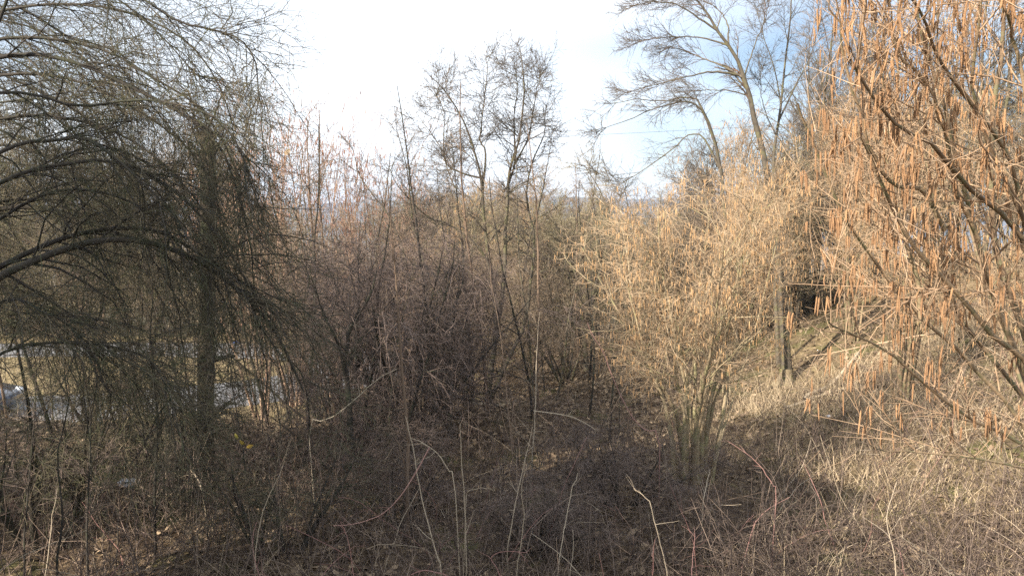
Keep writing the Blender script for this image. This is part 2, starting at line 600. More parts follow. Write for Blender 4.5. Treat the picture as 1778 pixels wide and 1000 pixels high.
def on_curves(rng, P, n, t=(0.1, 1.0)):
    """n points spread along curves"""
    idx = rng.integers(0, len(P), n)
    s = rng.uniform(t[0], t[1], n) * (P.shape[1] - 1)
    i = np.minimum(s.astype(int), P.shape[1] - 2)
    w = (s - i)[:, None]
    return P[idx, i] * (1 - w) + P[idx, i + 1] * w


def taper(r0, r1, k, p=1.0):
    u = np.linspace(0, 1, k) ** p
    return r0 * (1 - u) + r1 * u


def traced(rng, pts, d0, d1, k=14, wob=0.012):
    """photo polyline -> world curve whose distance runs from d0 to d1"""
    ds = np.linspace(d0, d1, len(pts))
    c = crom([pix(x, y, d) for (x, y), d in zip(pts, ds)], k)
    c[1:] += rng.normal(0, wob, (k - 1, 3)) * np.linspace(0.3, 1, k - 1)[:, None]
    return c


# ------------------------------------------------------------------ shrubs of the thicket (a few kinds, then copies)
def clump(rng, nstem, height, spread, r0, K=9, wander=0.05, base_r=0.15, top_out=0.0, trop=(0, 0, 0.10)):
    """stems that rise from one stool and splay outwards"""
    a = rng.uniform(0, 2 * PI, nstem) + np.linspace(0, 2 * PI, nstem, endpoint=False)
    p0 = np.stack([np.cos(a), np.sin(a), np.zeros(nstem)], -1) * rng.uniform(0.3, 1.0, nstem)[:, None] * base_r
    s = np.abs(rng.normal(0, 1, nstem)).clip(0.1, 1.7) * spread
    d0 = np.stack([np.cos(a) * s, np.sin(a) * s, np.ones(nstem)], -1)
    ln = height * rng.uniform(0.7, 1.06, nstem)
    P = shoots(rng, p0 - np.array([0, 0, 0.06]), d0, ln, K, trop, wander)
    R = (r0 * rng.uniform(0.65, 1.15, nstem))[:, None] * taper(1.0, 0.16, K)[None]
    return P, R


def proto_shrub(seed, name, nstem, height, spread, r0, bark, twig, n1, n2, n3=0, l1=(0.9, 1.7), l2=(0.35, 0.8), l3=(0.15, 0.35), a1=38,
                catk=None, ncat=0, r2=0.005, trop1=(0, 0, 0.25), trop2=(0, 0, 0.15), catlen=(0.05, 0.09), catr=0.006, wander=0.12, t1=(0.22, 1.0)):
    rng = np.random.default_rng(seed)
    root = thing(name, '', 'shrub', (0, 0, 0))
    P, R = clump(rng, nstem, height, spread, r0)
    P1, R1 = spawn(rng, P, R, n1, t=t1, ang=(a1, 12), L=(l1[0] * height / 5, l1[1] * height / 5), trop=trop1, rf=0.55, K=6, rmin=r2 * 1.3, wander=wander)
    P2, R2 = spawn(rng, P1, R1, n2, t=(0.12, 1), ang=(45, 15), L=l2, trop=trop2, K=5, rf=0.6, rmin=r2, rcap=r2 * 1.8, wander=wander)
    per = n1
    for k in range(nstem):
        b = Buf().tubes(P[k], R[k], 6, rng)
        b.tubes(P1[k * per:(k + 1) * per], R1[k * per:(k + 1) * per], 4, rng)
        part(root, 'stem', b, bark)
    b = Buf().tubes(P2, R2, 3, rng)
    if n3:
        P3, R3 = spawn(rng, P2, R2, n3, t=(0.1, 1), ang=(45, 15), L=l3, K=4, rf=0.7, rmin=r2 * 0.8, rcap=r2, wander=wander, trop=trop2)
        b.tubes(P3, R3, 3, rng)
    part(root, 'twigs', b, twig, 'stuff')
    if catk:
        part(root, 'catkins', catkins(rng, Buf(), on_curves(rng, P2, ncat, (0.3, 1)), catlen, catr, 3), catk, 'stuff')
    return root


PROTO = {
    'olive': proto_shrub(11, 'bare_shrub', 7, 5.2, 0.30, 0.035, M['grey'], M['olive_twig'], 17, 9, 3, wander=0.15, r2=0.006),
    'grey': proto_shrub(12, 'bare_shrub', 5, 5.6, 0.22, 0.045, M['grey'], M['grey_twig'], 17, 9, 3, wander=0.14, r2=0.006),
    'brown': proto_shrub(13, 'bare_shrub', 9, 4.2, 0.42, 0.028, M['grey'], M['brown_twig'], 13, 9, 3, wander=0.18, r2=0.006),
    'hazel': proto_shrub(14, 'hazel_shrub', 9, 5.6, 0.20, 0.026, M['far_hazel_twig'], M['far_hazel_twig'], 8, 5, 0, catk=M['catkin_far'], ncat=700, a1=26, r2=0.0045),
    'tree': proto_shrub(15, 'slender_tree', 2, 8.8, 0.10, 0.085, M['grey'], M['grey_twig'], 30, 13, 4, l1=(0.8, 1.9), a1=48, wander=0.12, t1=(0.2, 1)),
    'pale': proto_shrub(16, 'slender_tree', 3, 8.2, 0.16, 0.07, M['grey'], M['brown_twig'], 26, 12, 4, l1=(0.7, 1.6), a1=36, wander=0.10),
}
used = set()


LOOK = {'olive': 'olive-twigged', 'grey': 'grey-twigged', 'brown': 'brown bushy', 'tree': 'grey slender', 'pale': 'brown slender', 'hazel': 'reddish'}


def where(x, y):
    u = 889 + FPX * x / max(y, 0.5)
    for lim, ph in ((0, 'left of the frame'), (200, 'behind the willow boughs'), (420, 'around the ivied trunk'), (600, 'behind the tawny bush'), (780, 'behind the dark dome'), (880, 'just left of the middle tree'),
                    (1080, 'just right of the middle tree'), (1290, 'behind the golden hazel'), (1440, 'around the leaning tree'), (9999, 'behind the near catkin branches')):
        if u < lim:
            return ph


def plant(kind, x, y, s, label, group, rot, sz=1.0, cat='shrub'):
    src = PROTO[kind]
    o = src if kind not in used else copy_tree(src)
    used.add(kind)
    o.location = (x, y, float(gz(x, y)))
    o.rotation_euler = (0, 0, rot)
    o.scale = (s, s, s * sz)
    o['label'] = label.replace('%k', LOOK[kind]).replace('%w', where(x, y))
    o['group'] = group
    o['category'] = cat
    return o


rng = np.random.default_rng(77)
LB = {
    'far_left': ('%k leafless tree beyond the lane, %w', 'leafless trees beyond the lane', 'tree'),
    'far_mid': ('%k bare shrub under the blue hill, %w', 'bare shrubs of the thicket under the hill', 'shrub'),
    'right': ('%k bare shrub up the slope, %w', 'bare shrubs behind the golden hazel', 'shrub'),
    'reddish': ('tall hazel with small reddish catkins against the sky beyond the lane', 'reddish hazels beyond the lane', 'shrub'),
}
# belt of trees beyond the lane and the sunny strip of grass
for k, x in enumerate(np.arange(-36, -3, 0.8)):
    y = 43 + 7 * rng.random()
    kind = ['tree', 'pale', 'grey', 'tree', 'olive', 'brown', 'pale'][k % 7]
    s = rng.uniform(0.9, 1.15) * {'grey': 2.0, 'olive': 2.1, 'brown': 2.4}.get(kind, 1.35)
    if x / y > -0.31:
        s *= 0.42
    plant(kind, x, y, s, *LB['far_left'][:2], rng.uniform(0, 6.3), cat='tree')
for k, x in enumerate(np.arange(-40, -8, 1.5)):
    plant(['brown', 'olive'][k % 2], x, 41 + 3 * rng.random(), rng.uniform(0.9, 1.5), '%k low shrub beyond the lane, %w', 'undergrowth shrubs beyond the lane', rng.uniform(0, 6.3))
# reddish hazels seen left of the centre against the sky
for (px_, d, s, wh) in [(450, 24.0, 1.55, 'leftmost, next to the willow boughs'), (510, 26, 1.62, 'tallest, second from the willow boughs'), (570, 25, 1.50, 'third from the willow boughs'), (632, 26, 1.48, 'second from the middle tree'), (690, 25, 1.25, 'shortest, next to the middle tree')]:
    p = pix(px_, 500, d)
    plant('hazel', p[0], d, s, 'hazel with small reddish catkins against the sky, ' + wh, LB['reddish'][1], rng.uniform(0, 6.3), cat='shrub')
# thicket under the hill
for k in range(84):
    x = rng.uniform(-6.0, 9)
    y = rng.uniform(20.5, 40)
    s = rng.uniform(0.85, 1.2) * (1 + 0.012 * (y - 20))
    if x < -3 and y < 40:
        y = rng.uniform(40, 46)
    if abs(x) < 1.2 and y < 22:
        y += 6
    kd = ['olive', 'brown', 'grey', 'olive'][k % 4]
    s = (rng.uniform(2.3, 4.3) + 0.04 * (y - 20) - float(gz(x, y))) / {'olive': 5.2, 'brown': 3.9, 'grey': 5.6}[kd]
    plant(kd, x, y, s, *LB['far_mid'][:2], rng.uniform(0, 6.3))
# the thicket goes on to the left of the frame
for k, (x, y, s, kd) in enumerate([(-9.6, 4.8, 1.3, 'olive'), (-11.5, 6.5, 1.4, 'brown'), (-14.0, 3.5, 1.6, 'olive'), (-14.5, 8.5, 1.5, 'olive'), (-8.4, 7.4, 1.1, 'brown')]):
    plant(kd, x, y, s, 'bare shrub of the thicket standing left of the arching willow', 'thicket left of the willow', rng.uniform(0, 6.3))
for (a_, n_, s, kd) in [(3.4, -3.9 * sgn, 1.15, 'brown'), (4.6, -3.1 * sgn, 1.2, 'olive'), (4.0, -2.2 * sgn, 0.95, 'brown'), (6.6, -3.7 * sgn, 1.6, 'brown'), (7.0, -2.2 * sgn, 1.25, 'olive'), (9.5, -3.0 * sgn, 1.7, 'olive')]:  # unseen shrubs added to break up the edge of the cast shade
    q = hp(a_, n_, 0)
    plant(kd, q[0], q[1], s, 'unseen bare shrub added to dapple the foreground shade', 'unseen shrubs added for dappled shade', rng.uniform(0, 6.3))
# thicket behind the golden hazel and up the right slope
for k in range(34):
    x = rng.uniform(5.2, 18)
    y = rng.uniform(17.5, 30)
    if x < 7.5 and y < 19.5:
        y += 3
    plant(['olive', 'grey', 'brown', 'olive'][k % 4], x, y, rng.uniform(0.85, 1.2), *LB['right'][:2], rng.uniform(0, 6.3))
for (px_, d, s, kd, wh) in [(1420, 22, 0.95, 'tree', 'second right of the leaning tree'), (1480, 24, 1.0, 'pale', 'third right of the leaning tree'), (1540, 20, 0.95, 'tree', 'fourth right of the leaning tree'), (1610, 23, 1.0, 'pale', 'fifth right of the leaning tree'), (1700, 21, 1.0, 'tree', 'rightmost'), (1395, 27, 1.0, 'pale', 'first right of the leaning tree')]:
    p = pix(px_, 500, d)
    plant(kd, p[0], d, s, 'tall bare tree behind the near catkin hazel, ' + wh, 'tall bare trees on the slope', rng.uniform(0, 6.3), cat='tree')


# ------------------------------------------------------------------ the tall many-stemmed tree in the middle
def multi(base_px, d, name, label, cat, stems, bark, twig, seed, r0=0.07, thin=0.75, n1=10, n2=9, n3=3, l1=(0.5, 1.2), l2=(0.25, 0.6), l3=(0.12, 0.3), trop1=(0, 0, 0.3),
          trop2=(0, 0, 0.2), ang=42, r2=0.004, k=16, dd=0.8, twt=(0.1, 1), tw1=(0.3, 1.0), bias=None, wander=0.11):
    """a tree whose stems were measured in the photograph"""
    rng = np.random.default_rng(seed)
    base = pix(base_px[0], base_px[1], d)
    base[2] = float(gz(base[0], base[1]))
    root = thing(name, label, cat, base)
    curves = []
    for q, st in enumerate(stems):
        pts, rr0, rr1, dj = st if len(st) == 4 else (st[0], st[1], st[2], rng.uniform(-dd, dd))
        ds, snap = d, None
        if pts[0] != base_px and curves:          # grows out of an earlier stem: start on it
            prev = np.concatenate([cc for cc, _ in curves])
            want = pix(pts[0][0], pts[0][1], d) - np.array([0, 0, EYE])
            ray = want / want[1]
            q_ = prev - np.array([0, 0, EYE])
            near = np.argmin(np.linalg.norm(q_ / q_[:, 1:2] - ray, axis=1))
            snap = prev[near]
            ds = snap[1]
        c = traced(rng, pts, ds, d + dj, k)
        if snap is not None:
            c += (snap - c[0]) * np.linspace(1, 0, k)[:, None] ** 2
        if pts[0] == base_px:
            c[0] = base - np.array([0, 0, 0.08])
        curves.append((c, taper(rr0 * thin, rr1 * thin, k, 0.6)))
    P = np.stack([c for c, r in curves])
    R = np.stack([r for c, r in curves])
    P1, R1 = spawn(rng, P, R, n1, t=tw1, ang=(ang, 13), L=l1, trop=trop1, rf=0.5, K=6, rmin=r2 * 1.4, wander=wander, bias=bias)
    P2, R2 = spawn(rng, P1, R1, n2, t=twt, ang=(42, 15), L=l2, trop=trop2, K=5, rf=0.6, rmin=r2, rcap=r2 * 1.7, wander=wander, bias=bias)
    for q in range(len(curves)):
        b = Buf().tubes(P[q], R[q], 7, rng)
        part(root, 'stem', b, bark)
    part(root, 'branches', Buf().tubes(P1, R1, 4, rng), bark, 'stuff')
    b = Buf().tubes(P2, R2, 3, rng)
    if n3:
        P3, R3 = spawn(rng, P2, R2, n3, t=twt, ang=(42, 15), L=l3, K=4, rf=0.7, rmin=r2 * 0.75, rcap=r2, wander=wander, trop=trop2)
        b.tubes(P3, R3, 3, rng)
    part(root, 'twigs', b, twig, 'stuff')
    return root, (P, R, P1, R1, P2, R2), rng


B0 = (845, 690)
multi(B0, 15.5, 'tall_bare_tree', 'tallest bare tree with several thin grey stems in the middle, against the white sky', 'tree', [
    ([B0, (858, 600), (874, 500), (878, 400), (882, 332), (886, 290), (899, 248), (909, 172), (907, 114), (903, 82)], 0.085, 0.010, 0.0),
    ([B0, (862, 560), (853, 480), (842, 395), (836, 315), (823, 260), (802, 206), (777, 164), (743, 130)], 0.075, 0.008, -0.6),
    ([(838, 330), (844, 265), (834, 240), (840, 185), (846, 122), (844, 97)], 0.035, 0.006, -0.3),
    ([(856, 500), (840, 437), (790, 391), (743, 374), (718, 353), (689, 320), (672, 282)], 0.040, 0.007, -0.9),
    ([B0, (905, 580), (920, 500), (928, 416), (916, 353), (920, 290), (941, 248), (947, 219), (943, 185)], 0.060, 0.007, 0.7),
    ([(836, 315), (790, 300), (771, 273), (769, 189), (739, 147)], 0.030, 0.006, -0.5),
    ([(882, 330), (895, 280), (893, 210), (898, 150), (890, 105)], 0.035, 0.006, 0.4),
    ([(890, 285), (915, 240), (925, 190), (935, 140), (948, 118)], 0.030, 0.006, 0.3),
    ([(841, 390), (815, 350), (790, 330), (760, 250), (722, 195)], 0.028, 0.006, 0.5),
], M['grey'], M['grey_twig'], 21, n1=30, n2=9, n3=3, l1=(0.3, 1.15), r2=0.0040, ang=58, trop1=(0, 0, 0.18), tw1=(0.25, 0.97))
multi((739, 700), 14.6, 'slender_tree', 'thin pair of grey stems leaning left beside the tall middle tree', 'tree', [
    ([(739, 700), (741, 560), (735, 458), (718, 391), (712, 332), (706, 298), (689, 227), (685, 185)], 0.045, 0.006, 0.3),
    ([(739, 700), (730, 590), (714, 492), (689, 400), (647, 340), (622, 298), (613, 262)], 0.040, 0.006, -0.3),
], M['grey'], M['grey_twig'], 22, n1=13, n2=7, n3=2, l1=(0.3, 0.8))
rootd, _, _ = multi((1018, 640), 19.0, 'low_spreading_tree', 'low grey spreading tree with a dark leaning trunk at the back of the clearing', 'tree', [
    ([(1018, 640), (1014, 580), (1005, 500), (985, 430), (960, 380), (940, 340)], 0.10, 0.012, 0.0),
    ([(1016, 590), (1030, 520), (1050, 450), (1060, 380), (1030, 310), (1010, 285)], 0.06, 0.008, 0.5),
    ([(1010, 530), (990, 480), (960, 440), (915, 400), (890, 380)], 0.05, 0.008, -0.5),
    ([(1020, 560), (1040, 500), (1080, 440), (1090, 380), (1085, 330)], 0.05, 0.008, -0.6),
], M['grey'], M['olive_twig'], 23, n1=14, n2=10, n3=4, l1=(0.6, 1.4), l2=(0.3, 0.8), r2=0.005, trop1=(0, 0, 0.05), trop2=(0, 0, -0.1))

# ------------------------------------------------------------------ trees at the right: leaning tree, its thin neighbour, the small bent one
B1 = (1368, 672)
root1, geo1, rng1 = multi(B1, 16.5, 'leaning_tree', 'leaning bare tree with long branches sweeping left above the golden hazel', 'tree', [
    ([B1, (1364, 610), (1358, 520), (1345, 400), (1327, 275), (1305, 185), (1285, 115), (1250, 60), (1215, 5), (1180, -20)], 0.185, 0.014, 0.0),
    ([(1288, 125), (1250, 108), (1215, 97), (1170, 82), (1130, 80)], 0.035, 0.006, 0.5),
    ([(1286, 122), (1240, 120), (1200, 130), (1125, 150), (1085, 165)], 0.040, 0.006, -0.5),
    ([(1262, 78), (1215, 65), (1160, 65), (1110, 72)], 0.032, 0.005, 0.3),
    ([(1250, 60), (1200, 25), (1170, 8), (1130, 5), (1095, 12)], 0.032, 0.005, -0.4),
    ([(1300, 170), (1270, 160), (1230, 157), (1190, 160)], 0.025, 0.005, 0.4),
    ([(1265, 80), (1262, 40), (1235, 8), (1190, -10)], 0.030, 0.006, 0.7),
    ([(1290, 140), (1310, 80), (1330, 30), (1335, -20)], 0.025, 0.006, 0.7),
], M['grey'], M['grey_twig'], 24, n1=15, n2=8, n3=3, l1=(0.4, 1.0), trop1=(-0.35, 0, 0.15), trop2=(-0.35, 0, 0.05), r2=0.0042, bias=(-0.7, 0, 0.0), ang=32, tw1=(0.42, 1.0), k=20)
root1.children[0].data.materials[0] = M['trunk']
multi((1352, 640), 17.5, 'slender_tree', 'straight thin pale tree standing behind the leaning tree', 'tree', [
    ([(1352, 640), (1346, 480), (1342, 290), (1350, 225), (1360, 150), (1370, 50), (1378, -40)], 0.075, 0.015, 0.0),
    ([(1358, 170), (1345, 110), (1325, 60), (1310, 0)], 0.025, 0.006, 0.4),
    ([(1355, 200), (1385, 140), (1410, 90), (1430, 20)], 0.030, 0.006, -0.5),
    ([(1350, 230), (1330, 190), (1320, 150), (1322, 110)], 0.02, 0.005, -0.2),
], M['grey'], M['grey_twig'], 25, n1=14, n2=8, n3=3, l1=(0.4, 1.1), tw1=(0.35, 1))
multi((1262, 650), 15.0, 'bent_tree', 'small bent tree whose thin boughs reach left over the golden hazel', 'tree', [
    ([(1262, 650), (1262, 500), (1255, 320), (1235, 225), (1215, 180), (1195, 168), (1150, 175), (1100, 175), (1050, 180)], 0.06, 0.005, 0.3),
    ([(1255, 340), (1240, 270), (1220, 210), (1190, 187), (1140, 192), (1090, 210), (1035, 230)], 0.045, 0.005, -0.4),
    ([(1256, 330), (1225, 260), (1195, 245), (1160, 270), (1080, 318), (1030, 295)], 0.030, 0.005, 0.2),
], M['grey'], M['grey_twig'], 26, n1=16, n2=7, n3=2, l1=(0.3, 0.8), tw1=(0.4, 1), trop1=(-0.3, 0, 0.1), bias=(-0.5, 0, 0.1), ang=30)

# ------------------------------------------------------------------ dome of brown twigs hung with old vines, left of the middle
def draped(seed, name, label, cpx, d, rx, top_px, bark, twig, nstem=9, n1=15, n2=14, n3=4, out=0.55):
    rng = np.random.default_rng(seed)
    base = pix(cpx, 500, d)
    base[2] = float(gz(base[0], base[1]))
    h = pix(cpx, top_px, d)[2] - base[2]
    root = thing(name, label, 'shrub', base)
    P, R = clump(rng, nstem, h * 1.05, out, 0.038, K=10, trop=(0, 0, -0.06), wander=0.06, base_r=0.25)
    P = P + base
    P1, R1 = spawn(rng, P, R, n1, t=(0.3, 1), ang=(48, 15), L=(rx * 0.55, rx * 1.05), fall=0.3, trop=(0, 0, -0.55), rf=0.5, K=8, rmin=0.006, wander=0.11)
    P2, R2 = spawn(rng, P1, R1, n2, t=(0.1, 1), ang=(50, 18), L=(0.35, 1.0), trop=(0, 0, -1.3), K=5, rf=0.6, rmin=0.0040, rcap=0.0075, wander=0.19)
    P3, R3 = spawn(rng, P2, R2, n3, t=(0.1, 1), ang=(50, 18), L=(0.12, 0.4), trop=(0, 0, -0.5), K=3, rf=0.7, rmin=0.003, rcap=0.0036, wander=0.2)
    for k in range(nstem):
        part(root, 'stem', Buf().tubes(P[k], R[k], 6, rng), bark)
    part(root, 'branches', Buf().tubes(P1, R1, 4, rng), bark, 'stuff')
    part(root, 'twigs', Buf().tubes(P2, R2, 3, rng).tubes(P3, R3, 3, rng), twig, 'stuff')
    return root


def redrape(src, label, cpx, d, sc_, rot):
    o = copy_tree(src)
    p = pix(cpx, 500, d)
    o.location = (p[0], d, float(gz(p[0], d)))
    o.scale = sc_
    o.rotation_euler = (0, 0, rot)
    o['label'] = label
    return o


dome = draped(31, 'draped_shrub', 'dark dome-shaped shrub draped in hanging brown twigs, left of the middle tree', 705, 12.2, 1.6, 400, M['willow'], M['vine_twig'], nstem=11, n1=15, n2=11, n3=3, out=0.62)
tawny = draped(32, 'draped_shrub', 'broad bush with a sunlit tawny top between the ivied trunk and the dark dome', 570, 15.0, 1.7, 365, M['grey'], M['brown_twig'], nstem=11, n1=15, n2=12, n3=3, out=0.60)
redrape(dome, 'dark draped shrub tucked behind the dome on its right', 748, 13.6, (0.68, 0.68, 0.86), 2.4)
redrape(dome, 'dark draped shrub joined to the left flank of the dome', 630, 13.2, (0.85, 0.85, 0.95), 4.1)
redrape(dome, 'low tangled bush in front of the bend of the lane', 612, 11.0, (0.55, 0.55, 0.45), 2.0)
redrape(tawny, 'low olive grey bush at the right of the tall middle tree', 985, 18.0, (0.8, 0.8, 0.8), 1.0)
redrape(tawny, 'rounded grey brown bush under the thin pair of leaning stems', 790, 18.5, (0.85, 0.85, 0.9), 3.0)
multi((780, 690), 12.6, 'crooked_tree', 'crooked black stem bending over inside the draped shrub', 'tree', [
    ([(780, 690), (782, 600), (776, 530), (762, 490), (740, 465), (715, 460)], 0.06, 0.02, 0.0),
    ([(778, 545), (800, 500), (805, 450), (790, 420)], 0.035, 0.008, 0.2),
], M['willow'], M['vine_twig'], 27, n1=8, n2=7, n3=2, trop1=(0, 0, -0.4), trop2=(0, 0, -0.8))
multi((612, 800), 10.2, 'crooked_tree', 'dark upright stem beside the low tangled bush', 'tree', [
    ([(612, 800), (606, 700), (600, 620), (612, 560), (640, 520), (655, 470)], 0.07, 0.012, 0.0),
    ([(604, 660), (590, 600), (560, 540), (540, 480)], 0.04, 0.008, -0.3),
    ([(603, 640), (625, 590), (650, 570), (680, 530)], 0.03, 0.006, 0.3),
], M['willow'], M['vine_twig'], 28, n1=9, n2=8, n3=3, trop1=(0, 0, -0.2), trop2=(0, 0, -0.5))

# ------------------------------------------------------------------ the golden hazel, right of the middle
rng = np.random.default_rng(41)
HD = 10.0
hb = pix(1210, 500, HD)
hb[2] = float(gz(hb[0], hb[1]))
hazel = thing('golden_hazel', 'many-stemmed hazel hung with golden catkins, sunlit above and shaded at the foot', 'shrub', hb)
NS = 16
a = np.linspace(0, 2 * PI, NS, endpoint=False) + rng.uniform(-0.2, 0.2, NS)
rr = rng.uniform(0.04, 0.24, NS)
p0 = hb + np.stack([np.cos(a) * rr, np.sin(a) * rr, np.full(NS, -0.05)], -1)
sl = rng.uniform(0.02, 0.24, NS)
d0 = np.stack([np.cos(a) * sl, np.sin(a) * sl, np.ones(NS)], -1)
low = shoots(rng, p0, d0, rng.uniform(0.8, 1.4, NS), 5, (0, 0, 0.1), 0.05)          # upright poles of the stool
dirs = norm(low[:, -1] - low[:, -2])
sp = rng.uniform(0.08, 0.44, NS)
dirs = norm(dirs + np.stack([np.cos(a) * sp, np.sin(a) * sp, np.zeros(NS)], -1))
ln = rng.uniform(2.0, 2.95, NS) * (1 - 0.18 * sp)
high = shoots(rng, low[:, -1], dirs, ln, 9, (0, 0, -0.05), 0.08)
P = np.concatenate([low, high[:, 1:]], 1)
R = (rng.uniform(0.016, 0.042, NS))[:, None] * taper(1, 0.14, P.shape[1], 0.9)[None]
P1, R1 = spawn(rng, P, R, 18, t=(0.38, 1.0), ang=(38, 14), L=(0.5, 1.3), fall=0.35, trop=(0, 0, -0.02), rf=0.5, K=7, rmin=0.0045, wander=0.13)
P2, R2 = spawn(rng, P1, R1, 9, t=(0.1, 1), ang=(46, 16), L=(0.2, 0.65), trop=(0, 0, -0.5), K=5, rf=0.6, rmin=0.0030, rcap=0.0055, wander=0.17)
P3, R3 = spawn(rng, P2, R2, 3, t=(0.15, 1), ang=(48, 16), L=(0.1, 0.28), trop=(0, 0, -0.3), K=4, rf=0.7, rmin=0.0024, rcap=0.003, wander=0.16)
for pts, d_, r_ in [([(1203, 700), (1206, 655), (1160, 640), (1120, 612), (1082, 606)], 9.8, 0.016), ([(1222, 690), (1235, 650), (1262, 625), (1300, 590), (1352, 548)], 9.7, 0.015),
                    ([(1195, 720), (1190, 700), (1178, 708), (1160, 722)], 9.7, 0.022), ([(1225, 670), (1260, 665), (1300, 655), (1345, 632)], 9.7, 0.010),
                    ([(1190, 650), (1150, 650), (1110, 628), (1080, 606)], 9.9, 0.009)]:
    c_ = traced(rng, pts, HD, d_, 10, 0.008)
    part(hazel, 'side_branch', Buf().tubes(c_, taper(r_, r_ * 0.35, 10), 6, rng).tubes(*spawn(rng, c_[None], taper(r_, r_ * 0.35, 10)[None], 9, t=(0.3, 1), L=(0.15, 0.5), K=5, rf=0.5, rmin=0.003), 4, rng), M['hazel'])
for k in range(NS):
    b = Buf().tubes(P[k], R[k], 7, rng)
    b.tubes(P1[k * 18:(k + 1) * 18], R1[k * 18:(k + 1) * 18], 4, rng)
    part(hazel, 'stem', b, M['hazel'])
part(hazel, 'twigs', Buf().tubes(P2, R2, 3, rng).tubes(P3, R3, 3, rng), M['hazel_twig'], 'stuff')
cp = np.concatenate([on_curves(rng, P2, 2000, (0.25, 1)), on_curves(rng, P3, 1400, (0.3, 1))])
part(hazel, 'catkins', catkins(rng, Buf(), cp, (0.045, 0.085), 0.0042, 3), M['catkin_mid'], 'stuff')

# more hazels of the same kind behind it and up the slope
HZ_ = {
    'pale': proto_shrub(42, 'catkin_hazel', 11, 5.0, 0.27, 0.022, M['near_hazel'], M['hazel_twig'], 12, 9, 2, catk=M['catkin_mid'], ncat=1800, r2=0.0034, catr=0.0046, trop2=(0, 0, -0.2), wander=0.15),
    'far': proto_shrub(46, 'catkin_hazel', 9, 5.8, 0.20, 0.028, M['hazel'], M['far_hazel_twig'], 9, 6, 1, catk=M['catkin_mid'], ncat=900, r2=0.0042, catr=0.0060, trop2=(0, 0, -0.05)),
}
hz_used = set()
for (kd, cx, d, sc_, rot, lab) in [
        ('pale', 1310, 20.0, 1.05, 0.4, 'hazel with pale twigs standing right behind the golden hazel'),
        ('pale', 1575, 12.5, 0.95, 2.1, 'tall hazel behind the near catkin branches at the right edge'),
        ('pale', 1860, 9.5, 1.05, 4.0, 'hazel thick with orange catkins just behind the near branches at the right edge'),
        ('pale', 1480, 17.5, 1.0, 5.2, 'hazel on the slope between the leaning tree and the near catkin branches'),
        ('far', 800, 22.0, 0.98, 0.7, 'hazel with orange red catkins behind the tall middle tree'),
        ('far', 905, 24.0, 0.85, 2.7, 'shorter hazel with orange red catkins right of the tall middle tree')]:
    o = copy_tree(HZ_[kd]) if kd in hz_used else HZ_[kd]
    hz_used.add(kd)
    p = pix(cx, 500, d)
    o.location = (p[0], d, float(gz(p[0], d)))
    o.scale = (sc_, sc_, sc_)
    o.rotation_euler = (0, 0, rot)
    o['label'] = lab

# ------------------------------------------------------------------ the near hazel at the right edge
rng = np.random.default_rng(51)
nb = np.array([2.75, 3.9, 0.0])
nb[2] = float(gz(nb[0], nb[1]))
near = thing('near_hazel', 'close hazel with long rust orange catkins filling the right edge', 'shrub', nb)
LIMBS = [
    ([(1860, 760), (1778, 620), (1742, 600), (1695, 548), (1633, 480), (1580, 420), (1530, 330), (1490, 230)], 3.6, 2.7, 0.016),
    ([(1870, 720), (1778, 415), (1730, 370), (1690, 330), (1630, 265), (1580, 230), (1530, 190), (1475, 110)], 3.4, 2.3, 0.013),
    ([(1880, 900), (1778, 735), (1705, 657), (1664, 605), (1600, 560), (1520, 450), (1480, 400), (1445, 320), (1405, 235), (1385, 180)], 3.7, 3.0, 0.013),
    ([(1870, 860), (1778, 771), (1695, 730), (1622, 678), (1560, 626), (1492, 584), (1440, 560)], 3.6, 2.7, 0.010),
    ([(1860, 860), (1778, 813), (1664, 792), (1550, 782), (1500, 770)], 3.4, 2.8, 0.006),
    ([(1850, 800), (1740, 560), (1715, 470), (1690, 400), (1668, 300), (1640, 180), (1600, 60), (1580, -40)], 3.8, 3.2, 0.017),
    ([(1850, 780), (1760, 520), (1725, 420), (1725, 210), (1738, 125), (1742, 0), (1745, -60)], 4.2, 4.0, 0.022),
    ([(1850, 700), (1790, 420), (1740, 300), (1700, 200), (1690, 90), (1710, -30)], 3.1, 2.6, 0.012),
    ([(1860, 700), (1770, 330), (1720, 220), (1640, 120), (1605, 40), (1570, -20)], 3.3, 2.4, 0.011),
    ([(1640, 400), (1600, 330), (1550, 320), (1515, 265), (1488, 185), (1460, 75), (1440, -10)], 3.0, 2.5, 0.008),
    ([(1700, 420), (1660, 330), (1640, 230), (1620, 160), (1560, 90), (1535, -10)], 3.2, 2.6, 0.009),
    ([(1850, 640), (1800, 300), (1765, 100), (1750, 40), (1722, -30)], 2.9, 2.5, 0.011),
    ([(1600, 560), (1590, 470), (1565, 400), (1545, 300), (1540, 200), (1520, 80)], 3.2, 3.0, 0.009),
    ([(1870, 820), (1740, 640), (1670, 560), (1640, 470), (1625, 380), (1600, 240), (1590, 130)], 4.0, 3.7, 0.014),
]
K = 18
Ps = []
for pts, da, db, r in LIMBS:
    c = traced(rng, pts, da, db, K, 0.006)
    if pts[0][0] >= 1850:                         # carry the limb down to the stool outside the picture
        foot = crom([nb + rng.normal(0, 0.08, 3) * np.array([1, 1, 0]) - np.array([0, 0, 0.05]), nb * 0.55 + c[0] * 0.45 + np.array([0.05, 0.05, 0.2]), c[0]], 8)
        c = crom(np.concatenate([foot[:-1:2], c[::2], c[-1:]]), K)
    Ps.append(c)
P = np.stack(Ps)
R = np.stack([taper(l[3] * 1.08, l[3] * 0.25, K) for l in LIMBS])
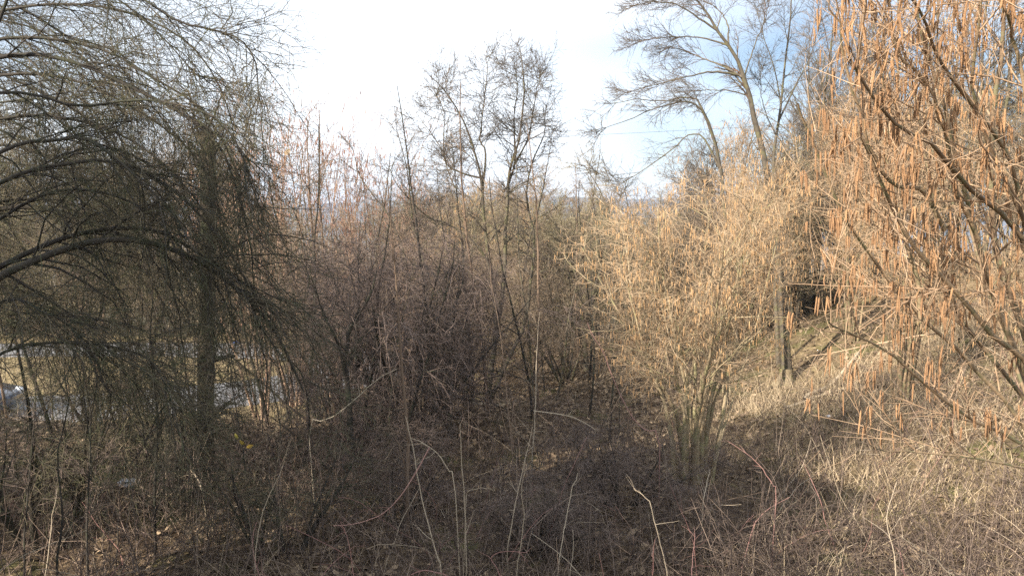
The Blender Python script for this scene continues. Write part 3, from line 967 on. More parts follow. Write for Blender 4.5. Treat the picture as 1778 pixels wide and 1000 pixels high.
P1, R1 = spawn(rng, P, R, 12, t=(0.40, 1.0), ang=(40, 14), L=(0.35, 0.95), fall=0.3, trop=(0, 0, 0.25), rf=0.5, K=8, rmin=0.0028, rcap=0.006, wander=0.08, bias=(-0.4, -0.1, 0.2))
P2, R2 = spawn(rng, P1, R1, 12, t=(0.15, 1), ang=(42, 14), L=(0.12, 0.45), trop=(0, 0, 0.1), K=6, rf=0.65, rmin=0.0012, rcap=0.0026, wander=0.12)
def in_px(A, x0):
    rl = A - np.array([0, 0, EYE])
    yp = 400 - FPX * rl[..., 2] / np.maximum(rl[..., 1], 0.3)
    return ((889 + FPX * rl[..., 0] / np.maximum(rl[..., 1], 0.3)).min(axis=1) > x0) & (rl[..., 1].min(axis=1) > 1.2) & (yp.max(axis=1) < 830)


ok = in_px(P1, 1360)
P1, R1 = P1[ok], R1[ok]
ok = in_px(P2, 1385)
P2, R2 = P2[ok], R2[ok]
for k in range(len(P)):
    part(near, 'limb', Buf().tubes(P[k], R[k], 8, rng), M['near_hazel'])
part(near, 'branches', Buf().tubes(P1, R1, 5, rng), M['near_hazel_twig'], 'stuff')
part(near, 'twigs', Buf().tubes(P2, R2, 4, rng), M['near_hazel_twig'], 'stuff')


def catkin_mesh(name, seed, L, r, bend):
    """one hanging catkin: a scaly spindle of overlapping bracts"""
    rg = np.random.default_rng(seed)
    k, s = 15, 7
    u = np.linspace(0, 1, k)
    prof = np.clip(np.sin(np.clip(u * 1.02 + 0.06, 0, 1) * PI) ** 0.28, 0.25, 1)
    prof[0], prof[-1] = 0.16, 0.28
    rad = r * prof * (1 + 0.13 * np.where(np.arange(k) % 2, 1, -1))
    path = np.stack([bend * np.sin(u * 2.2) * L, bend * 0.6 * u ** 2 * L, -u * L], -1)
    return Buf().tubes(path, rad, s, tint=np.array([rg.random()])).mesh(name, M['catkin'])


CM = [catkin_mesh('catkin', 60 + i, L * 0.9, 0.0031, b) for i, (L, b) in enumerate([(0.085, 0.05), (0.068, -0.10), (0.092, 0.03), (0.050, 0.06), (0.074, -0.04), (0.088, 0.14), (0.042, 0.03), (0.062, 0.16), (0.078, -0.15)])]
# clusters of two to four hang from the twigs
allp = np.concatenate([on_curves(rng, P2, 760, (0.2, 1)), on_curves(rng, P1, 160, (0.4, 1))])
pos = []
for p in allp:
    for q in range(rng.integers(1, 4)):
        pos.append(p + rng.normal(0, 0.006, 3) * np.array([1, 1, 0.5]))
pos = np.array(pos)
yy_ = 400 - FPX * (pos[:, 2] - EYE) / pos[:, 1]
pos = pos[yy_ < 760]
rel = pos - np.array([0, 0, EYE])
sx = 889 + FPX * rel[:, 0] / rel[:, 1]
sy = 400 - FPX * rel[:, 2] / rel[:, 1]
inside = (sx > 1370) & (sx < 1790) & (sy > -40) & (sy < 900)
order = np.argsort(np.where(inside, rel[:, 1], 99 + rel[:, 1]))
for n_, i in enumerate(order[:300]):
    c = bpy.data.objects.new('catkin', CM[rng.integers(0, len(CM))])
    COL.objects.link(c)
    c.parent = near
    c.location = pos[i] - nb
    c.rotation_euler = (rng.normal(0, 0.13), rng.normal(0, 0.13), rng.uniform(0, 6.28))
    s_ = rng.uniform(0.75, 1.15)
    c.scale = (s_ * rng.uniform(0.85, 1.1), s_, s_ * rng.uniform(0.65, 1.1))
part(near, 'catkins', catkins(rng, Buf(), pos[order[300:]], (0.05, 0.085), 0.0032, 5), M['catkin'], 'stuff')

# ------------------------------------------------------------------ the arching willow at the left edge
rng = np.random.default_rng(61)
wb = np.array([-4.9, 6.3, 0.0])
wb[2] = float(gz(wb[0], wb[1]))
willow = thing('arching_willow', 'nearest dark arching willow whose drooping boughs fill the left edge', 'shrub', wb)
ARCH = [
    ([(-160, 600), (0, 480), (120, 430), (220, 415), (330, 440), (420, 510), (490, 590), (530, 680)], 6.0, 6.2, 0.034),
    ([(-160, 560), (0, 462), (120, 410), (230, 395), (330, 425), (430, 500), (520, 560)], 6.3, 6.6, 0.026),
    ([(-160, 420), (0, 318), (100, 288), (200, 284), (300, 330), (390, 420), (450, 520)], 6.2, 6.0, 0.026),
    ([(-160, 350), (0, 262), (80, 244), (160, 244), (230, 300), (300, 375), (350, 450)], 5.8, 5.6, 0.022),
    ([(-160, 190), (-40, 110), (80, 93), (200, 140), (300, 190), (380, 260), (425, 370), (440, 470)], 6.4, 6.3, 0.026),
    ([(-160, 130), (0, 68), (80, 68), (160, 80), (260, 130), (350, 190), (400, 270), (420, 360)], 6.6, 6.8, 0.022),
    ([(-160, 230), (0, 155), (120, 185), (250, 172), (350, 190), (410, 240), (435, 320)], 6.0, 5.8, 0.018),
    ([(-160, 170), (0, 130), (120, 140), (220, 180), (310, 240), (370, 330), (400, 430)], 7.0, 7.2, 0.022),
    ([(60, -120), (160, -60), (250, 0), (330, 45), (410, 60), (440, 110), (450, 170)], 6.2, 6.0, 0.017),
    ([(-160, 720), (0, 615), (120, 595), (220, 608), (270, 640), (300, 720)], 5.6, 5.4, 0.018),
    ([(-160, 610), (0, 522), (80, 540), (150, 600), (190, 680)], 5.4, 5.2, 0.014),
    ([(-160, 60), (-20, 25), (100, 5), (220, 20), (320, 70), (380, 150), (410, 250)], 7.0, 7.0, 0.020),
    ([(-160, 500), (0, 380), (100, 330), (200, 340), (290, 400), (350, 500), (380, 610)], 6.8, 7.0, 0.022),
    ([(-160, 300), (-20, 210), (90, 205), (190, 225), (280, 280), (360, 380), (400, 500), (410, 600)], 7.2, 7.4, 0.022),
    ([(-160, 20), (-60, -40), (60, -60), (180, -20), (280, 60), (350, 140)], 6.5, 6.6, 0.018),
    ([(-200, 660), (-60, 560), (60, 545), (170, 560), (260, 620), (310, 700)], 7.4, 7.8, 0.022),
]
K = 18
Ps = []
for pts, da, db, r in ARCH:
    c = traced(rng, pts, da, db, K, 0.012)
    f0 = wb + rng.normal(0, 0.16, 3) * np.array([1, 1, 0]) - np.array([0, 0, 0.06])
    mid = f0 * 0.42 + c[0] * 0.58 + np.array([-0.22, 0, 0.18])
    c = crom(np.concatenate([[f0], [mid], c[::2], c[-1:]]), 24)
    Ps.append(c)
P = np.stack(Ps)
R = np.stack([taper(q[3] * (1.1 if i_ < 2 else 0.80), q[3] * 0.20, 24) for i_, q in enumerate(ARCH)])
P1, R1 = spawn(rng, P, R, 32, t=(0.30, 1.0), ang=(36, 14), L=(0.5, 1.35), fall=0.25, trop=(0.05, 0, -1.0), rf=0.45, K=9, rmin=0.004, rcap=0.010, wander=0.15, bias=(0.1, 0, 0.2))
P2, R2 = spawn(rng, P1, R1, 11, t=(0.1, 1), ang=(50, 20), L=(0.2, 0.75), trop=(0.0, 0, -0.9), K=7, rf=0.6, rmin=0.0022, rcap=0.0042, wander=0.26)
P3, R3 = spawn(rng, P2, R2, 2, t=(0.1, 1), ang=(55, 20), L=(0.06, 0.26), trop=(0, 0, -0.4), K=3, rf=0.7, rmin=0.0018, rcap=0.0026, wander=0.25)
for k in range(len(P)):
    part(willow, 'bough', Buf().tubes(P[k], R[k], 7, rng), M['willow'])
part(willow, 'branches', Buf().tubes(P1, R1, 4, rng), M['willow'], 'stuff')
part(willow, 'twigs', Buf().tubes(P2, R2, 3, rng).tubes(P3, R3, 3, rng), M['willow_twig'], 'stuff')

willow_b = copy_tree(willow)
willow_b.location = (wb[0] - 2.1, wb[1] + 2.0, float(gz(wb[0] - 2.1, wb[1] + 2.0)) - 0.1)
willow_b.rotation_euler = (0, 0, math.radians(5))
willow_b.scale = (1.06, 1.0, 1.06)
willow_b['label'] = 'second arching willow close behind the first, its twigs fainter between the dark boughs'

# ------------------------------------------------------------------ creeper-clad trunk and thin upright saplings at the left
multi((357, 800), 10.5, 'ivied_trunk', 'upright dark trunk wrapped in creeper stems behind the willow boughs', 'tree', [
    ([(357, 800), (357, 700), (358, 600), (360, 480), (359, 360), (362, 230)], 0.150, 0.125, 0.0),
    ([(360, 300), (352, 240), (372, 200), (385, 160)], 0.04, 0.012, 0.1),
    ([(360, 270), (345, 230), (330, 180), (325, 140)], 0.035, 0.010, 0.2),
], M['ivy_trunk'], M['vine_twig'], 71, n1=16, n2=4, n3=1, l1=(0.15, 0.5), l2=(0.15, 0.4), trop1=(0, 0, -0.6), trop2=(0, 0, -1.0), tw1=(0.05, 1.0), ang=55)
SAP = [
    ('thin dark sapling leaning at the far left bottom corner', [(40, 1010), (48, 860), (62, 700), (50, 560)], 7.4, 0.014),
    ('mossy upright sapling left of the ivied trunk, nearest the left edge', [(152, 1005), (150, 880), (158, 740), (140, 600), (150, 480)], 7.6, 0.017),
    ('straight mossy pole standing left of the ivied trunk', [(268, 1010), (270, 860), (272, 700), (262, 560), (268, 420)], 8.0, 0.024),
    ('pale thin stem lit by the sun beside the straight mossy pole', [(290, 960), (288, 800), (282, 660), (300, 520), (306, 430)], 9.0, 0.012),
    ('slender dark stem between the mossy pole and the ivied trunk', [(240, 930), (236, 800), (232, 690), (226, 600)], 8.6, 0.012),
    ('dark stem that leans left below the willow bough ends', [(442, 980), (430, 860), (420, 760), (404, 660), (380, 560)], 8.4, 0.017),
    ('double dark stem below the ends of the willow boughs', [(478, 960), (475, 860), (486, 760), (472, 660), (470, 540)], 9.2, 0.016),
    ('thin brown sapling rising in front of the low tangled bush', [(508, 960), (512, 860), (516, 720), (530, 560), (532, 440)], 9.8, 0.013),
    ('crooked thin stem at the right of the two dark stems', [(540, 940), (548, 820), (535, 700), (548, 600)], 9.6, 0.012),
    ('brown whip-like sapling in front of the tall middle tree', [(890, 830), (888, 771), (872, 605), (852, 480), (846, 420)], 9.5, 0.012),
    ('pale forked sapling standing in the middle clearing', [(920, 850), (926, 756), (931, 680), (931, 610), (940, 540)], 10.0, 0.013),
    ('thin grey stem at the right edge of the clearing by the hazel', [(1075, 720), (1078, 640), (1085, 560), (1080, 480)], 13.0, 0.016),
    ('leaning dark stem crossing the left bottom corner', [(95, 1000), (110, 900), (100, 800), (118, 690), (100, 600)], 7.0, 0.015),
    ('short dark stem in the leaf litter under the willow', [(200, 990), (205, 900), (190, 820), (205, 740)], 8.0, 0.011),
]
for k, (lab, pts, d, r) in enumerate(SAP):
    bp = pts[0]
    p = pix(bp[0], bp[1], d)
    multi(bp, d, 'sapling', lab, 'sapling', [(pts, r * 1.1, r * 0.35, 0.2)], M['cane_pale'] if lab.startswith('pale') else M['cane_brown'] if 'brown' in lab else M['willow'],
          M['vine_twig'] if k < 9 else M['brown_twig'], 80 + k, n1=16 if k < 9 else 7, n2=6, n3=3 if k < 9 else 1, l1=(0.2, 0.6), l2=(0.1, 0.35), l3=(0.06, 0.2), r2=0.0022,
          trop1=(0, 0, 0.1), trop2=(0, 0, -0.4), tw1=(0.1, 1.0), k=12)
# upright poles of the young wood behind the willow and down to the lane
POLE = []
for q in range(4):
    rq = np.random.default_rng(500 + q)
    hgt = [3.4, 4.2, 5.0, 3.8][q]
    pr = thing('young_pole', '', 'sapling', (0, 0, 0))
    c_ = shoots(rq, np.array([[0, 0, -0.05]]), np.array([[rq.normal(0, 0.06), rq.normal(0, 0.06), 1.0]]), np.array([hgt]), 12, (0, 0, 0.12), 0.06)
    r_ = taper([0.020, 0.026, 0.034, 0.016][q], 0.005, 12)[None]
    a_, ar = spawn(rq, c_, r_, 22, t=(0.12, 1), ang=(45, 14), L=(0.25, 0.9), K=6, trop=(0, 0, 0.1), rf=0.4, rmin=0.003, rcap=0.008, wander=0.14)
    b_, br = spawn(rq, a_, ar, 5, t=(0.15, 1), ang=(48, 16), L=(0.1, 0.45), K=5, trop=(0, 0, -0.3), rf=0.6, rmin=0.0024, wander=0.18)
    part(pr, 'stem', Buf().tubes(c_, r_, 7, rq), [M['willow'], M['cane_brown'], M['willow'], M['grey']][q])
    part(pr, 'branches', Buf().tubes(a_, ar, 4, rq), [M['willow'], M['cane_brown'], M['willow'], M['grey']][q], 'stuff')
    part(pr, 'twigs', Buf().tubes(b_, br, 3, rq), M['brown_twig'], 'stuff')
    POLE.append([pr, False])
rq = np.random.default_rng(520)
for k in range(86):
    y = rq.uniform(8.2, 19.5)
    x = rq.uniform(-0.66, -0.12) * y
    if k >= 34:
        y = rq.uniform(13.0, 21.0)
        x = rq.uniform(-0.30, 0.13) * y
    e = POLE[k % 4]
    o = copy_tree(e[0]) if e[1] else e[0]
    e[1] = True
    o.location = (x, y, float(gz(x, y)))
    o.rotation_euler = (rq.normal(0, 0.06), rq.normal(0, 0.06), rq.uniform(0, 6.3))
    s_ = rq.uniform(0.7, 1.1) * (1.2 if k >= 42 else 1.0)
    o.scale = (s_, s_, s_)
    o['label'] = ['thin mossy', 'brown', 'thick mossy', 'thin grey'][k % 4] + (' upright stem before the lane, ' if k < 34 else ' upright stem at the edge of the clearing, ') + where(x, y)
    o['group'] = 'upright stems between the willow and the lane' if k < 34 else 'upright stems round the clearing'
# low dark thicket under the willow
moss_ = draped(34, 'understorey_shrub', 'mossy twiggy shrub under the willow by the left edge', 60, 8.6, 1.0, 640, M['willow'], M['willow_twig'], nstem=7, n1=9, n2=8, n3=3, out=0.4)
redrape(moss_, 'mossy twiggy shrub around the foot of the ivied trunk', 300, 9.6, (1, 1, 1.15), 1.3)
redrape(moss_, 'dark twiggy shrub filling the gap below the lane', 175, 12.5, (1, 1, 0.8), 2.6)
redrape(dome, 'brown tangle of twigs in front of the draped dome', 690, 9.4, (0.5, 0.5, 0.34), 4.0)
redrape(dome, 'low dark tangle in the shade left of the golden hazel stems', 1080, 9.2, (0.5, 0.5, 0.28), 5.0)
redrape(dome, 'low brown tangle in the shaded foreground under the forked sapling', 930, 8.2, (0.42, 0.42, 0.25), 0.6)
redrape(moss_, 'low mossy tangle in the foreground below the two dark stems', 480, 8.0, (0.8, 0.8, 0.55), 3.4)

# ------------------------------------------------------------------ undergrowth nobody could count
rng = np.random.default_rng(91)


def scatter(n, ymin, ymax, dens=None, wid=0.72, hollow=1.0):
    """points in the view wedge, evenly per area"""
    y = np.sqrt(rng.uniform(ymin ** 2, ymax ** 2, n * 3))
    x = rng.uniform(-1, 1, n * 3) * (wid * y + 1.0)
    keep = np.ones(n * 3, bool)
    if dens is not None:
        keep = rng.random(n * 3) < dens(x, y)
    on_road = np.zeros(n * 3, bool)
    far = y > 18
    if far.any():
        dd = np.min(np.hypot(x[far, None] - ROAD[None, :, 0], y[far, None] - ROAD[None, :, 1]), axis=1)
        on_road[far] = dd < 2.4
    keep &= ~on_road
    hol = np.exp(-(((x - 2.45 * y / 10) / 0.85) ** 2 + ((y - 9.4) / 1.1) ** 2))
    keep &= rng.random(n * 3) > 0.93 * hol * hollow
    x, y = x[keep][:n], y[keep][:n]
    return np.stack([x, y, gz(x, y)], -1)


def patchy(x, y, s=0.8, ph=0.0):
    return 0.5 + 0.5 * np.sin(s * x * 1.7 + ph + 0.8 * np.sin(s * y)) * np.sin(s * y * 1.3 + 1.1 * ph + 0.7 * np.sin(s * x * 1.2))


# dead leaves on the earth
p = scatter(24000, 5.0, 24, lambda x, y: 0.35 + 0.65 * patchy(x, y, 1.4, 0.3))
n = len(p)
sz = rng.uniform(0.022, 0.060, n)
ax = norm(np.stack([rng.normal(size=n), rng.normal(size=n), rng.normal(0, 0.35, n)], -1))
sd = norm(np.cross(ax, np.stack([rng.normal(0, 0.35, n), rng.normal(0, 0.35, n), np.ones(n)], -1)))
up = np.array([0, 0, 1.0])
C0 = p + up * rng.uniform(0.005, 0.05, n)[:, None]
Pl = np.stack([C0 - ax * sz[:, None], C0 + up * (sz * rng.uniform(-0.3, 0.5, n))[:, None], C0 + ax * sz[:, None]], 1)
single('leaf_litter', Buf().ribbons(Pl, np.stack([sz * 0.25, sz * 0.7, sz * 0.1], 1), sd, rng.random(n) ** 1.4), M['litter'], 'brown dead leaves littering the ground', 'leaf litter', kind='stuff', smooth=False)


# dead grass: tall pale straw on the right slope, thin elsewhere
def grass(n, ymin, ymax, dens, h, w, lean, K=4):
    p = scatter(n, ymin, ymax, dens)
    n = len(p)
    d0 = norm(np.stack([rng.normal(0, lean, n), rng.normal(0, lean, n), np.ones(n)], -1))
    L = rng.uniform(h[0], h[1], n)
    Q = shoots(rng, p - np.array([0, 0, 0.02]), d0, L, K, (0, 0, -0.9), 0.16)
    W = (w * rng.uniform(0.6, 1.3, n))[:, None] * np.array([1, 0.9, 0.6, 0.15])[None, :K]
    s = norm(np.stack([rng.normal(size=n), rng.normal(size=n), np.zeros(n)], -1))
    return Q, W, s


gbuf = Buf()
for (n, y0, y1, dn, h, w, ln) in [
        (27000, 6.5, 16, lambda x, y: sstep(1.8, 4.2, x - 0.16 * (y - 8)) * (0.08 + 0.92 * patchy(x, y, 1.1, 0.0) ** 1.5), (0.12, 0.62), 0.0040, 0.75),
        (15000, 6.0, 20, lambda x, y: 0.25 + 0.75 * patchy(x, y, 0.9, 2.0) ** 2, (0.15, 0.5), 0.0026, 0.7),
        (10000, 21, 42, lambda x, y: sstep(-3, -7, x), (0.10, 0.30), 0.006, 0.6)]:
    Q, W, s = grass(n, y0, y1, dn, h, w, ln)
    gbuf.ribbons(Q, W, s, rng.random(len(Q)))
single('dead_grass', gbuf, M['grass'], 'pale dead grass and straw on the slope and clearing', 'grass', kind='stuff', smooth=False)

# brambles and dead twigs: a tangled knee-high layer
tb = Buf()
for (n, y0, y1, dn, L, r, lean, trop, K) in [
        (2000, 4.8, 8.5, lambda x, y: (0.25 + 0.75 * patchy(x, y, 0.8, 1.0)) * (0.35 + 0.65 * sstep(-3.5, -0.5, x)), (0.5, 1.4), 0.0044, 0.75, -1.1, 6),
        (2800, 7.5, 20, lambda x, y: (0.08 + 0.92 * patchy(x, y, 0.7, 4.0) ** 2) * (0.4 + 0.6 * sstep(-3.5, -0.5, x)), (0.2, 0.75), 0.0052, 0.8, -1.2, 5),
        (2300, 5, 12, lambda x, y: (0.2 + 0.8 * patchy(x, y, 0.9, 5.0)) , (0.4, 1.35), 0.0044, 0.28, 0.0, 5)]:
    p = scatter(n, y0, y1, dn)
    n = len(p)
    d0 = norm(np.stack([rng.normal(0, lean, n), rng.normal(0, lean, n), np.ones(n)], -1))
    Q = shoots(rng, p - np.array([0, 0, 0.02]), d0, rng.uniform(L[0], L[1], n), K, (0, 0, trop), 0.14)
    Rr = (r * rng.uniform(0.6, 1.4, n))[:, None] * taper(1, 0.4, K)[None]
    tb.tubes(Q, Rr, 3, tint=rng.random(n) ** 2.2 + (rng.random(n) < 0.06) * 0.5)
    Q2, R2 = spawn(rng, Q, Rr, 3, t=(0.2, 1), ang=(50, 18), L=(0.1, 0.45), K=4, trop=(0, 0, -0.5), rf=0.7, rmin=0.0022, wander=0.2)
    tb.tubes(Q2, R2, 3, tint=rng.random(len(Q2)) ** 2.2)
single('bramble_tangle', tb, M['bramble'], 'brown knee-high tangle of brambles and dead twigs in the foreground', 'brambles', kind='stuff')

for (n, mk, nm, lab, r) in [(120, 'cane_pale', 'dry_stalks', 'pale dry stalks scattered through the foreground tangle', 0.0044), (90, 'cane_pink', 'bramble_canes', 'thin reddish bramble canes arching through the foreground tangle', 0.0040)]:
    p = scatter(n, 5.3, 11, lambda x, y: 0.3 + 0.7 * patchy(x, y, 1.2, 2.2))
    n = len(p)
    d0 = norm(np.stack([rng.normal(0, 0.5, n), rng.normal(0, 0.5, n), np.ones(n)], -1))
    Q = shoots(rng, p - np.array([0, 0, 0.02]), d0, rng.uniform(0.5, 1.5, n), 10, (0, 0, -0.6), 0.10)
    Rr = (r * rng.uniform(0.6, 1.3, n))[:, None] * taper(1, 0.4, 10)[None]
    Q2, R2 = spawn(rng, Q, Rr, 3, t=(0.3, 1), ang=(50, 14), L=(0.08, 0.35), K=5, trop=(0, 0, -0.3), rf=0.6, rmin=0.0018, wander=0.14)
    single(nm, Buf().tubes(Q, Rr, 5, rng).tubes(Q2, R2, 3, rng), M[mk], lab, 'canes', kind='stuff')

# ------------------------------------------------------------------ single canes that stand out of the tangle
CANES = [
    ('grey dry cane leaning left at the middle of the foreground', [(767, 990), (752, 940), (732, 862), (716, 775), (704, 722)], 6.6, 0.0075, 'cane_pale'),
    ('pink bramble cane arching down to the left in the foreground', [(746, 776), (722, 820), (689, 868), (659, 895), (620, 907), (578, 912)], 6.5, 0.0060, 'cane_pink'),
    ('pale cane bending right across the pink bramble cane', [(713, 760), (740, 772), (764, 793), (788, 832)], 6.6, 0.0050, 'cane_pale'),
    ('straight pale cane standing upright in the middle foreground', [(810, 1000), (809, 940), (807, 868), (800, 778), (798, 735)], 6.8, 0.0075, 'cane_pale'),
    ('short pale side shoot bent right from the upright cane', [(809, 868), (815, 851), (845, 847), (860, 852)], 6.8, 0.0045, 'cane_pale'),
    ('tall pale cane leaning right below the forked sapling', [(880, 960), (896, 868), (912, 800), (924, 740)], 7.2, 0.0065, 'cane_pale'),
    ('pale cane standing left of the leaning foreground twig', [(897, 992), (909, 904), (905, 855), (912, 800)], 6.6, 0.0060, 'cane_pale'),
    ('light cane leaning right in the shaded foreground', [(969, 985), (980, 916), (992, 855), (1004, 820)], 6.8, 0.0060, 'cane_pale'),
    ('low pink cane arching at the bottom edge', [(700, 1010), (713, 998), (737, 990), (776, 998), (800, 1015)], 5.8, 0.0065, 'cane_pink'),
    ('pink shoot rising from the bottom edge left of the middle', [(615, 1010), (609, 961), (599, 925), (590, 905)], 6.0, 0.0050, 'cane_pink'),
    ('bent pink shoot at the bottom edge in the middle', [(872, 1010), (862, 985), (853, 966), (878, 957), (914, 958)], 6.0, 0.0045, 'cane_pink'),
    ('bleached stick sagging to the right in the clearing', [(926, 713), (970, 719), (994, 724), (1012, 732), (1030, 744), (1039, 745)], 9.4, 0.0085, 'cane_pale'),
    ('long drooping cane with a pale tip beside the golden hazel', [(1020, 560), (1028, 580), (1048, 612), (1060, 646), (1080, 690), (1101, 728), (1122, 747), (1145, 755)], 8.6, 0.0070, 'cane_pink'),
    ('red bramble cane arching in front of the dark hollow', [(1262, 765), (1280, 776), (1311, 799), (1335, 830), (1349, 852)], 7.4, 0.0055, 'cane_pink'),
    ('short pale cane at the foot of the golden hazel', [(1221, 870), (1226, 845), (1233, 814)], 7.6, 0.0055, 'cane_pale'),
    ('tan cane kinked at its top in the right foreground', [(1160, 1010), (1150, 955), (1134, 895), (1128, 872), (1112, 855), (1100, 845)], 6.2, 0.0055, 'cane_pale'),
    ('crooked tan stalk standing on the right slope', [(1555, 1010), (1552, 958), (1539, 906), (1548, 865), (1556, 836)], 5.8, 0.0055, 'cane_pale'),
    ('dry stalk slanting down in the bottom right foreground', [(1565, 932), (1600, 955), (1622, 969), (1660, 1008)], 5.6, 0.0050, 'cane_pale'),
    ('thin red shoot upright at the bottom edge right of the middle', [(1200, 1010), (1203, 965), (1207, 925)], 6.0, 0.0045, 'cane_pink'),
    ('yellowish twig arching over the low tangled bush', [(536, 737), (580, 722), (620, 690), (660, 655), (690, 640)], 9.0, 0.0075, 'cane_pale'),
    ('thin cane leaning left in front of the ivied trunk', [(352, 856), (346, 838), (338, 824), (330, 815)], 8.4, 0.013, 'cane_pale'),
]
for k, (lab, pts, d, r, mk) in enumerate(CANES):
    rg = np.random.default_rng(300 + k)
    c = traced(rg, pts, d, d + rg.uniform(-0.3, 0.3), 14, 0.004)
    low_i = int(np.argmin(c[:, 2]))
    if low_i in (0, 13):                       # root the cane in the ground
        if low_i == 13:
            c = c[::-1]
        g = c[0] + np.array([rg.uniform(-0.05, 0.05), rg.uniform(0.0, 0.2), 0])
        g[2] = float(gz(g[0], g[1])) - 0.03
        if g[2] < c[0, 2]:
            c = crom(np.concatenate([[g], c]), 18)
    kk = len(c)
    R_ = taper(r * 0.85, r * 0.4, kk)
    b = Buf().tubes(c, R_, 6, rg)
    q1, r1 = spawn(rg, c[None], R_[None], 5, t=(0.3, 1), ang=(45, 15), L=(0.06, 0.28), K=5, rf=0.55, rmin=0.0016, wander=0.15)
    b.tubes(q1, r1, 4, rg)
    single('cane', b, M[mk], lab, 'cane', 'single canes standing out of the tangle', origin=tuple(c[0]))

# ------------------------------------------------------------------ fallen wood, stone, sign, cable, car
rg = np.random.default_rng(400)


def log(label, pts, d0, d1, r):
    c = traced(rg, pts, d0, d1, 10, 0.008)
    c[:, 2] = np.maximum(c[:, 2], gz(c[:, 0], c[:, 1]) + r * 0.6)
    R_ = taper(r, r * 0.55, 10)
    R_[0] *= 0.9
    single('fallen_branch', Buf().tubes(c, R_, 7, rg).tubes(*spawn(rg, c[None], R_[None], 3, t=(0.3, 0.9), ang=(45, 10), L=(0.15, 0.5), K=5, rf=0.45, wander=0.12), 5, rg),
           M['log'], label, 'branch', 'fallen branches', origin=tuple(c[0]))


log('bleached fallen branch lying up the slope right of the tree foot', [(1395, 715), (1430, 688), (1475, 655), (1500, 640)], 14.5, 17.0, 0.045)
log('thin fallen branch lying across the slope below the bleached one', [(1360, 708), (1420, 697), (1470, 690)], 14.2, 14.8, 0.03)
log('grey fallen branch on the ground at the foot of the middle tree', [(815, 700), (850, 703), (885, 703)], 14.6, 14.8, 0.04)


def rock(name, label, px_, py_, d, sx_, mat):
    p = pix(px_, py_, d)
    p[2] = float(gz(p[0], p[1]))
    u = np.linspace(0, PI, 8)
    P = np.stack([np.zeros(8), np.zeros(8), -np.cos(u)], -1)
    b = Buf().tubes(P, np.sin(u) + 0.02, 9, tint=np.array([0.5]))
    v = b.v[0]
    v *= np.array([1.0, 0.8, 0.5]) * sx_ * (1 + rg.normal(0, 0.10, (len(v), 1)))
    b.v[0] = v + p + np.array([0, 0, sx_ * 0.3])
    return single(name, b, mat, label, 'stone', origin=tuple(p), smooth=False)


M['stone'] = mat_plain('pale_stone', (0.42, 0.43, 0.44), 0.8, noise=0.3)
M['paper'] = mat_plain('white_scrap', (0.75, 0.75, 0.78), 0.6, noise=0.1)
rock('stone', 'pale bluish stone in the leaf litter under the willow', 222, 830, 10.0, 0.13, M['stone'])
rock('stone', 'small white scrap of litter on the sunny slope', 1440, 745, 12.6, 0.05, M['paper'])  # a scrap of white litter, built with the stone shape

# moss cushion at the foot of the leaning tree is part of that tree
mb = pix(1366, 672, 16.4)
mz = float(gz(mb[0], 16.4))
u = np.linspace(0, 1, 9)
foot = Buf().tubes(np.stack([np.full(9, mb[0]), np.full(9, 16.45), mz - 0.05 + u * 0.36], -1), 0.128 + 0.19 * (1 - u) ** 2.6, 14, tint=np.array([0.9]))
fa = np.arctan2(foot.v[0][:, 1] - 16.45, foot.v[0][:, 0] - mb[0])
fw = np.repeat((1 - u) ** 1.5, 14) * (0.35 * np.sin(fa * 4 + 0.7) + 0.15 * np.sin(fa * 7))
foot.v[0][:, 0] += (foot.v[0][:, 0] - mb[0]) * fw
foot.v[0][:, 1] += (foot.v[0][:, 1] - 16.45) * fw
foot.v[0] = foot.v[0] + rg.normal(0, 0.008, foot.v[0].shape)
M['moss'] = mat_bark('mossy_root_flare', (0.08, 0.065, 0.04), (0.24, 0.19, 0.12), (0.13, 0.13, 0.05), scale=12, bump=0.6)
part(root1, 'root_flare', foot, M['moss'])

# overhead cable in the far left sky, running between two poles that stand behind the trees
ca, cb = pix(-260, 262, 60.0), pix(1405, 214, 72.0)
t = np.linspace(0, 1, 40)[:, None]
cc = ca * (1 - t) + cb * t
cc[:, 2] -= 4 * 0.6 * (t * (1 - t))[:, 0]
single('overhead_cable', Buf().tubes(cc, np.full(40, 0.012), 5, rg), M['cable'], 'thin overhead cable crossing the white sky left of the middle tree', 'cable', origin=tuple(ca))
M['pole'] = mat_plain('tarred_pole', (0.10, 0.08, 0.06), 0.8, noise=0.3)
for q, lab in ((ca, 'wooden cable pole beyond the willow at the left'), (cb, 'wooden cable pole beyond the leaning tree')):
    g = float(gz(q[0], q[1]))
    z = np.linspace(g - 0.3, q[2] + 0.25, 6)
    pr = thing('utility_pole', lab, 'pole', (q[0], q[1], g))
    part(pr, 'post', Buf().tubes(np.stack([np.full(6, q[0]), np.full(6, q[1] + 0.16), z], -1), taper(0.14, 0.09, 6), 8, rg), M['pole'])
    part(pr, 'insulator', Buf().tubes(np.stack([np.full(4, q[0]), np.full(4, q[1]), q[2] - 0.16 + np.linspace(0, 0.14, 4)], -1), np.array([0.03, 0.05, 0.05, 0.03]), 8, rg), M['paper'])


def boxbuf(b, c, s, bev=0.0):
    """box as a squat lathe of quads: 6 quads"""
    x, y, z = c
    hx_, hy_, hz_ = s[0] / 2, s[1] / 2, s[2] / 2
    v = np.array([[x + i * hx_, y + j * hy_, z + k * hz_] for k in (-1, 1) for j in (-1, 1) for i in (-1, 1)])
    f = np.array([[0, 2, 3, 1], [4, 5, 7, 6], [0, 1, 5, 4], [2, 6, 7, 3], [0, 4, 6, 2], [1, 3, 7, 5]])
    return b.add(v, f, np.full(8, 0.5))


